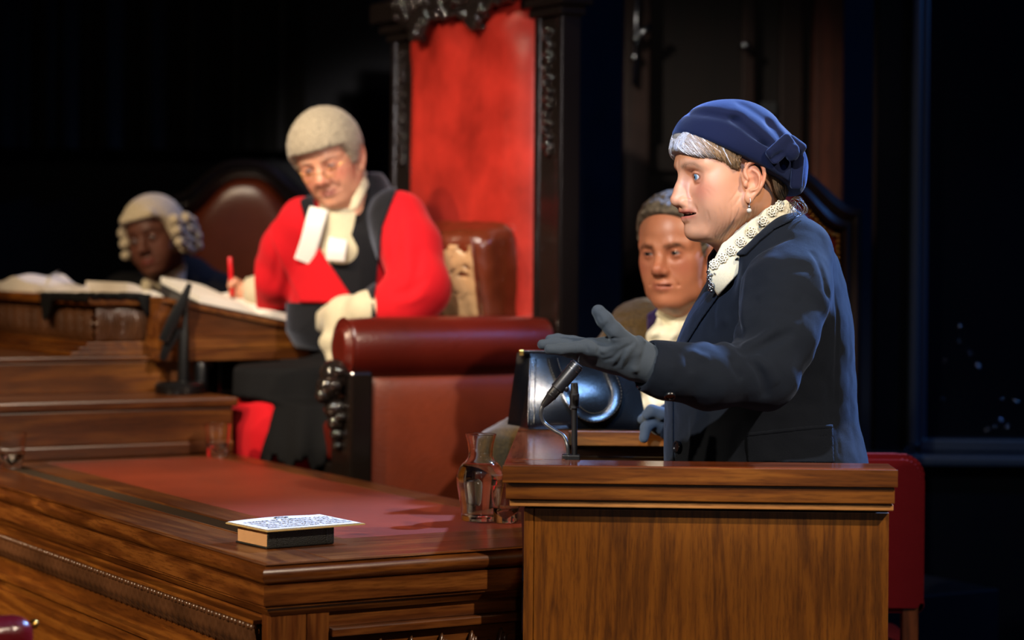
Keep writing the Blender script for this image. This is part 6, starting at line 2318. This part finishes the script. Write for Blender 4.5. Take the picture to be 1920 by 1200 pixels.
# ================================================================== things on the bench
# black stand with angled head on the lower ledge
sb_ = PZ(338, 738, 1.0)
ls = Thing('desk_microphone', 'black microphone stand with round base on the bench ledge', 'microphone', (sb_.x, sb_.y, 1.0005))
ls.add('base', lathe([(0, 0.0), (0.066, 0.0), (0.069, 0.006), (0.069, 0.024), (0.062, 0.031), (0.020, 0.034), (0.0, 0.034)], 40), M['black_metal'], auto=40)
def Lw(u, v, dy=0.0):
    return P(u, v, sb_.y + dy)
ls.add('stem', tube([Lw(343, 728), Lw(345, 625), Lw(347, 610), Lw(350, 545)], [0.0165, 0.015, 0.009, 0.007], 16), M['black_metal'], W=True, auto=40)
ls.add('head_arm', tube([Lw(306, 640, -.02), Lw(325, 600, -.02), Lw(345, 560, -.02), Lw(356, 532, -.02)], [0.014, 0.017, 0.013, 0.007], 12, True, (1.0, 0.5), (0, -1, 0)), M['black_metal'], W=True, auto=50)
ls.add('lower_flap', tube([Lw(304, 674, -.01), Lw(316, 645, -.01), Lw(338, 618, -.01)], [0.010, 0.015, 0.010], 12, True, (1.0, 0.35), (0, -1, 0)), M['black_metal'], W=True, auto=50)
ls.add('switch_barrel', tube([Lw(376, 733, .06), Lw(376, 690, .06), Lw(376, 680, .06)], [0.020, 0.020, 0.016], 18), M['black_metal'], W=True, auto=40)
ls.add('cable_arm', tube([Lw(376, 728, .06), Lw(355, 735, .03), Lw(343, 734, 0)], 0.008, 10), M['black_metal'], W=True, smooth=True)

# ledger on the slope, seen along its bottom edge
TILT = 0.17
def SLP(x, y, h):
    return Vector((x, y, slz(x) + 0.0105 + h + TILT * max(0.0, y - 2.212)))
lg = Thing('ledger', 'large open ledger with white pages under the judge\'s hands', 'book', TM @ Vector((0.98, 2.36, slz(0.98) + 0.0105)), CA)
lo_ = Vector((0.98, 2.36, slz(0.98) + 0.0105))
def lgl(x, y, h):
    return tuple(SLP(x, y, h) - lo_)
def slab(x0, x1, y0, y1, h0, fh, nx=16):
    top = [(x0 + (x1 - x0) * i / nx, fh(i / nx)) for i in range(nx + 1)]
    v, f = [], []
    for y in (y0, y1):
        for x, h in top:
            v.append(lgl(x, y, h0)); v.append(lgl(x, y, h0 + h))
    n = (nx + 1) * 2
    for i in range(nx):
        a = 2 * i
        f += [[a, a + 2, a + 3, a + 1], [n + a, n + a + 1, n + a + 3, n + a + 2], [a + 1, a + 3, n + a + 3, n + a + 1], [a, n + a, n + a + 2, a + 2]]
    f += [[0, 1, n + 1, n], [2 * nx, n + 2 * nx, n + 2 * nx + 1, 2 * nx + 1]]
    return v, f
lg.add('cover', slab(0.795, 1.168, 2.212, 2.512, 0.0, lambda s: 0.005), M['binding'])
lg.add('page_block', slab(0.802, 0.978, 2.218, 2.506, 0.0055, lambda s: 0.022 * (1 - s ** 6) * (0.75 + 0.25 * s) + 0.002), M['paper'], auto=40)
lg.add('page_block', slab(0.982, 1.160, 2.218, 2.506, 0.0055, lambda s: 0.020 * (1 - (1 - s) ** 6) * (1 - 0.35 * s) + 0.002), M['paper'], auto=40)
rs = [(0.80, 2.225), (1.165, 2.225), (1.165, 2.505), (0.80, 2.505)]
lg.add('book_rest', ([tuple(Vector((x, y, slz(x) + 0.0102)) - lo_) for x, y in rs] + [tuple(Vector((x, y, slz(x) + 0.0103 + TILT * (y - 2.212))) - lo_) for x, y in rs], [[0, 1, 2, 3], [4, 7, 6, 5], [0, 4, 5, 1], [1, 5, 6, 2], [2, 6, 7, 3], [3, 7, 4, 0]]), M['ebony_matt'])
TILT = 0.0
# smaller open book further along
ob = Thing('open_book', 'open book with curling cream pages beside the clerk\'s gown', 'book', TM @ Vector((0.74, 2.62, slz(0.74) + 0.0105)), CA)
lo_ = Vector((0.74, 2.62, slz(0.74) + 0.0105))
ob.add('page_block', slab(0.685, 0.738, 2.46, 2.80, 0.0, lambda s: 0.030 * (1 - s ** 5) + 0.004), M['paper'], auto=40)
ob.add('page_block', slab(0.741, 0.792, 2.46, 2.80, 0.0, lambda s: 0.034 * (1 - (1 - s) ** 4) * (1 - 0.6 * s) + 0.004), M['paper'], auto=40)
cp2 = P(322, 548, 6.42)
# red pen in the judge's hand
pp = [P(436, 566, 6.405), P(433, 520, 6.40), P(431, 482, 6.395)]
pn_ = Thing('pen', 'bright red pen held upright in the judge\'s fist', 'pen', pp[0])
M['red_plastic'] = plain('red_plastic', hexc('d0121c'), 0.3, 0, 0.5)
pn_.add('barrel', tube([pp[0] + (pp[2] - pp[0]) * t for t in (0.12, 0.2, 0.98, 1.0)], [0.004, 0.0062, 0.0062, 0.004], 14), M['red_plastic'], W=True, auto=40)
pn_.add('tip', tube([pp[0], pp[0] + (pp[2] - pp[0]) * 0.12], [0.0008, 0.004], 10), M['ink'], W=True, auto=40)
# loose papers on the carved desk, with a pen lying on them
def sheet_stack(cx, cy, w, l, h, rot, seed, z0=1.2625):
    rg_ = random.Random(seed)
    ph = rg_.uniform(0, 6)
    def fn(s, t, top):
        x, y = (s - 0.5) * w, (t - 0.5) * l
        c_, s_ = math.cos(rot), math.sin(rot)
        e = min(s, 1 - s, t, 1 - t)
        hh = h * (0.45 + 0.55 * math.exp(-((t - 0.42) / 0.22) ** 2)) + 0.004 * math.sin(9 * s + ph) * math.sin(7 * t + ph)
        return (cx + x * c_ - y * s_, cy + x * s_ + y * c_, z0 + (hh if top else 0.0))
    n = 18
    v = [fn(i / n, j / n, True) for i in range(n + 1) for j in range(n + 1)] + [fn(i / n, j / n, False) for i in range(n + 1) for j in range(n + 1)]
    f = []
    m_ = (n + 1) ** 2
    for i in range(n):
        for j in range(n):
            a = i * (n + 1) + j
            f.append([a, a + n + 1, a + n + 2, a + 1]); f.append([m_ + a, m_ + a + 1, m_ + a + n + 2, m_ + a + n + 1])
    for i in range(n):
        for (a, b) in ((i, i + 1), (n * (n + 1) + i + 1, n * (n + 1) + i), ((i + 1) * (n + 1), i * (n + 1)), (i * (n + 1) + n, (i + 1) * (n + 1) + n)):
            f.append([a, b, m_ + b, m_ + a])
    return v, f
single('paper_pile', 'rumpled pile of cream papers at the left end of the desk', 'papers', sheet_stack(0.602, 3.02, 0.15, 0.36, 0.048, 0.05, 3), M['paper'], TC, CA, auto=40)
single('paper_pile', 'flat folded papers on the desk corner near the black cloth', 'papers', sheet_stack(0.600, 2.74, 0.13, 0.16, 0.020, -0.25, 8), M['paper'], TC, CA, auto=40)
pl_ = P(92, 518, 6.72)
pl2 = P(112, 508, 6.60)
pt = Thing('ballpoint_pen', 'thin silver pen lying on the rumpled papers', 'pen', pl_)
pt.add('barrel', tube([pl_, pl_ + (pl2 - pl_) * 0.85], 0.0042, 10), M['steel'], W=True, auto=40)
pt.add('tip', tube([pl_ + (pl2 - pl_) * 0.85, pl2], [0.0042, 0.001], 10), M['ink'], W=True, auto=40)
# black cloth hanging over the desk edge
def drape(s, t):
    y = 2.272 + 0.40 * s
    # over the top then down the front with two pointed corners
    drop = 0.018 + 0.060 * math.exp(-((s - 0.86) / 0.10) ** 2)
    L_ = 0.10 + drop
    d = t * L_
    if d < 0.10:
        return (0.60 - d * 1.0, y, 1.2645 + 0.002 * math.sin(20 * s))
    return (0.4995 - 0.003 * math.sin(30 * s), y, 1.2645 - (d - 0.10))
dc = single('black_cloth', 'black cloth folded over the front edge of the carved desk', 'cloth', grid(drape, 60, 30), M['black_cloth'], TC, CA, smooth=True)
dc.modifiers.new('t', 'SOLIDIFY').thickness = 0.003
def drape2(s, t):
    x = 0.515 + 0.170 * s
    drop = 0.012 + 0.050 * math.exp(-((s - 0.95) / 0.12) ** 2)
    L_ = 0.12 + drop
    d = t * L_
    if d < 0.12:
        return (x, 2.40 - d, 1.266 + 0.002 * math.sin(18 * s))
    return (x, 2.277 - 0.003 * math.sin(30 * s), 1.266 - (d - 0.12))
dc = single('black_cloth', 'second black cloth hanging beside the sloping end of the desk', 'cloth', grid(drape2, 40, 30), M['black_cloth'], TC, CA, smooth=True)
dc.modifiers.new('t', 'SOLIDIFY').thickness = 0.003

# ================================================================== cushion on the throne
cu0 = TH @ Vector((-0.16, 0.34, 0.95))
cs = Thing('cushion', 'thick brown leather cushion leaning on the throne beside the judge', 'cushion', cu0, CA + math.radians(22))
def cush_fn(p):
    R_ = rotm(0, -14, 0)
    d = rbox((0.0, 0.0, 0.27), (0.085, 0.245, 0.250), 0.045, R_)[0](p)
    q = (p - A((0, 0, 0.27))) @ R_
    d = d - 0.016 * np.clip(1 - (q[:, 1] / 0.24) ** 2, 0, 1) * np.clip(1 - (q[:, 2] / 0.25) ** 2, 0, 1)
    return d + 0.004 * cellnoise(p, 24, 2) + 0.002 * cellnoise(p, 60, 4)
V, Fc = mesh_sdf(cush_fn, (-0.24, -0.30, -0.03), (0.24, 0.30, 0.56), 0.007)
cs.add('cover', (V, Fc), M['brown_leather'], smooth=True)
M['satin'] = plain('tan_satin', hexc('9c7c58'), 0.3, 0.0, 0.6, 18, 0.6, 0.25, 0, None, 0, 0.012)  # satin, with the sheen of the lit face put into its tan
def face_fn(p):
    R_ = rotm(0, -14, 0)
    q = (p - A((0, 0, 0.27))) @ R_
    e = np.maximum(np.maximum(np.abs(q[:, 1]) - 0.215, np.abs(q[:, 2]) - 0.22), q[:, 0] + 0.03)
    return smax(np.abs(cush_fn(p) - 0.003) - 0.004 + 0.0025 * cellnoise(p, 55, 1), e, 0.006)
V, Fc = mesh_sdf(face_fn, (-0.24, -0.30, -0.03), (0.24, 0.30, 0.56), 0.006)
cs.add('satin_panel', (V, Fc), M['satin'], smooth=True)
for sy in (-0.205, 0.205):
    pts = [(-0.115, sy * 1.08, 0.10), (-0.135, sy * 1.08, 0.25), (-0.150, sy * 1.05, 0.42), (-0.150, sy, 0.49)]
    pts = project(cush_fn, pts, 0.002, 6)
    cs.add('piping', tube(smooth_path([tuple(p) for p in pts], 6), 0.005, 8), M['brown_leather'], smooth=True)
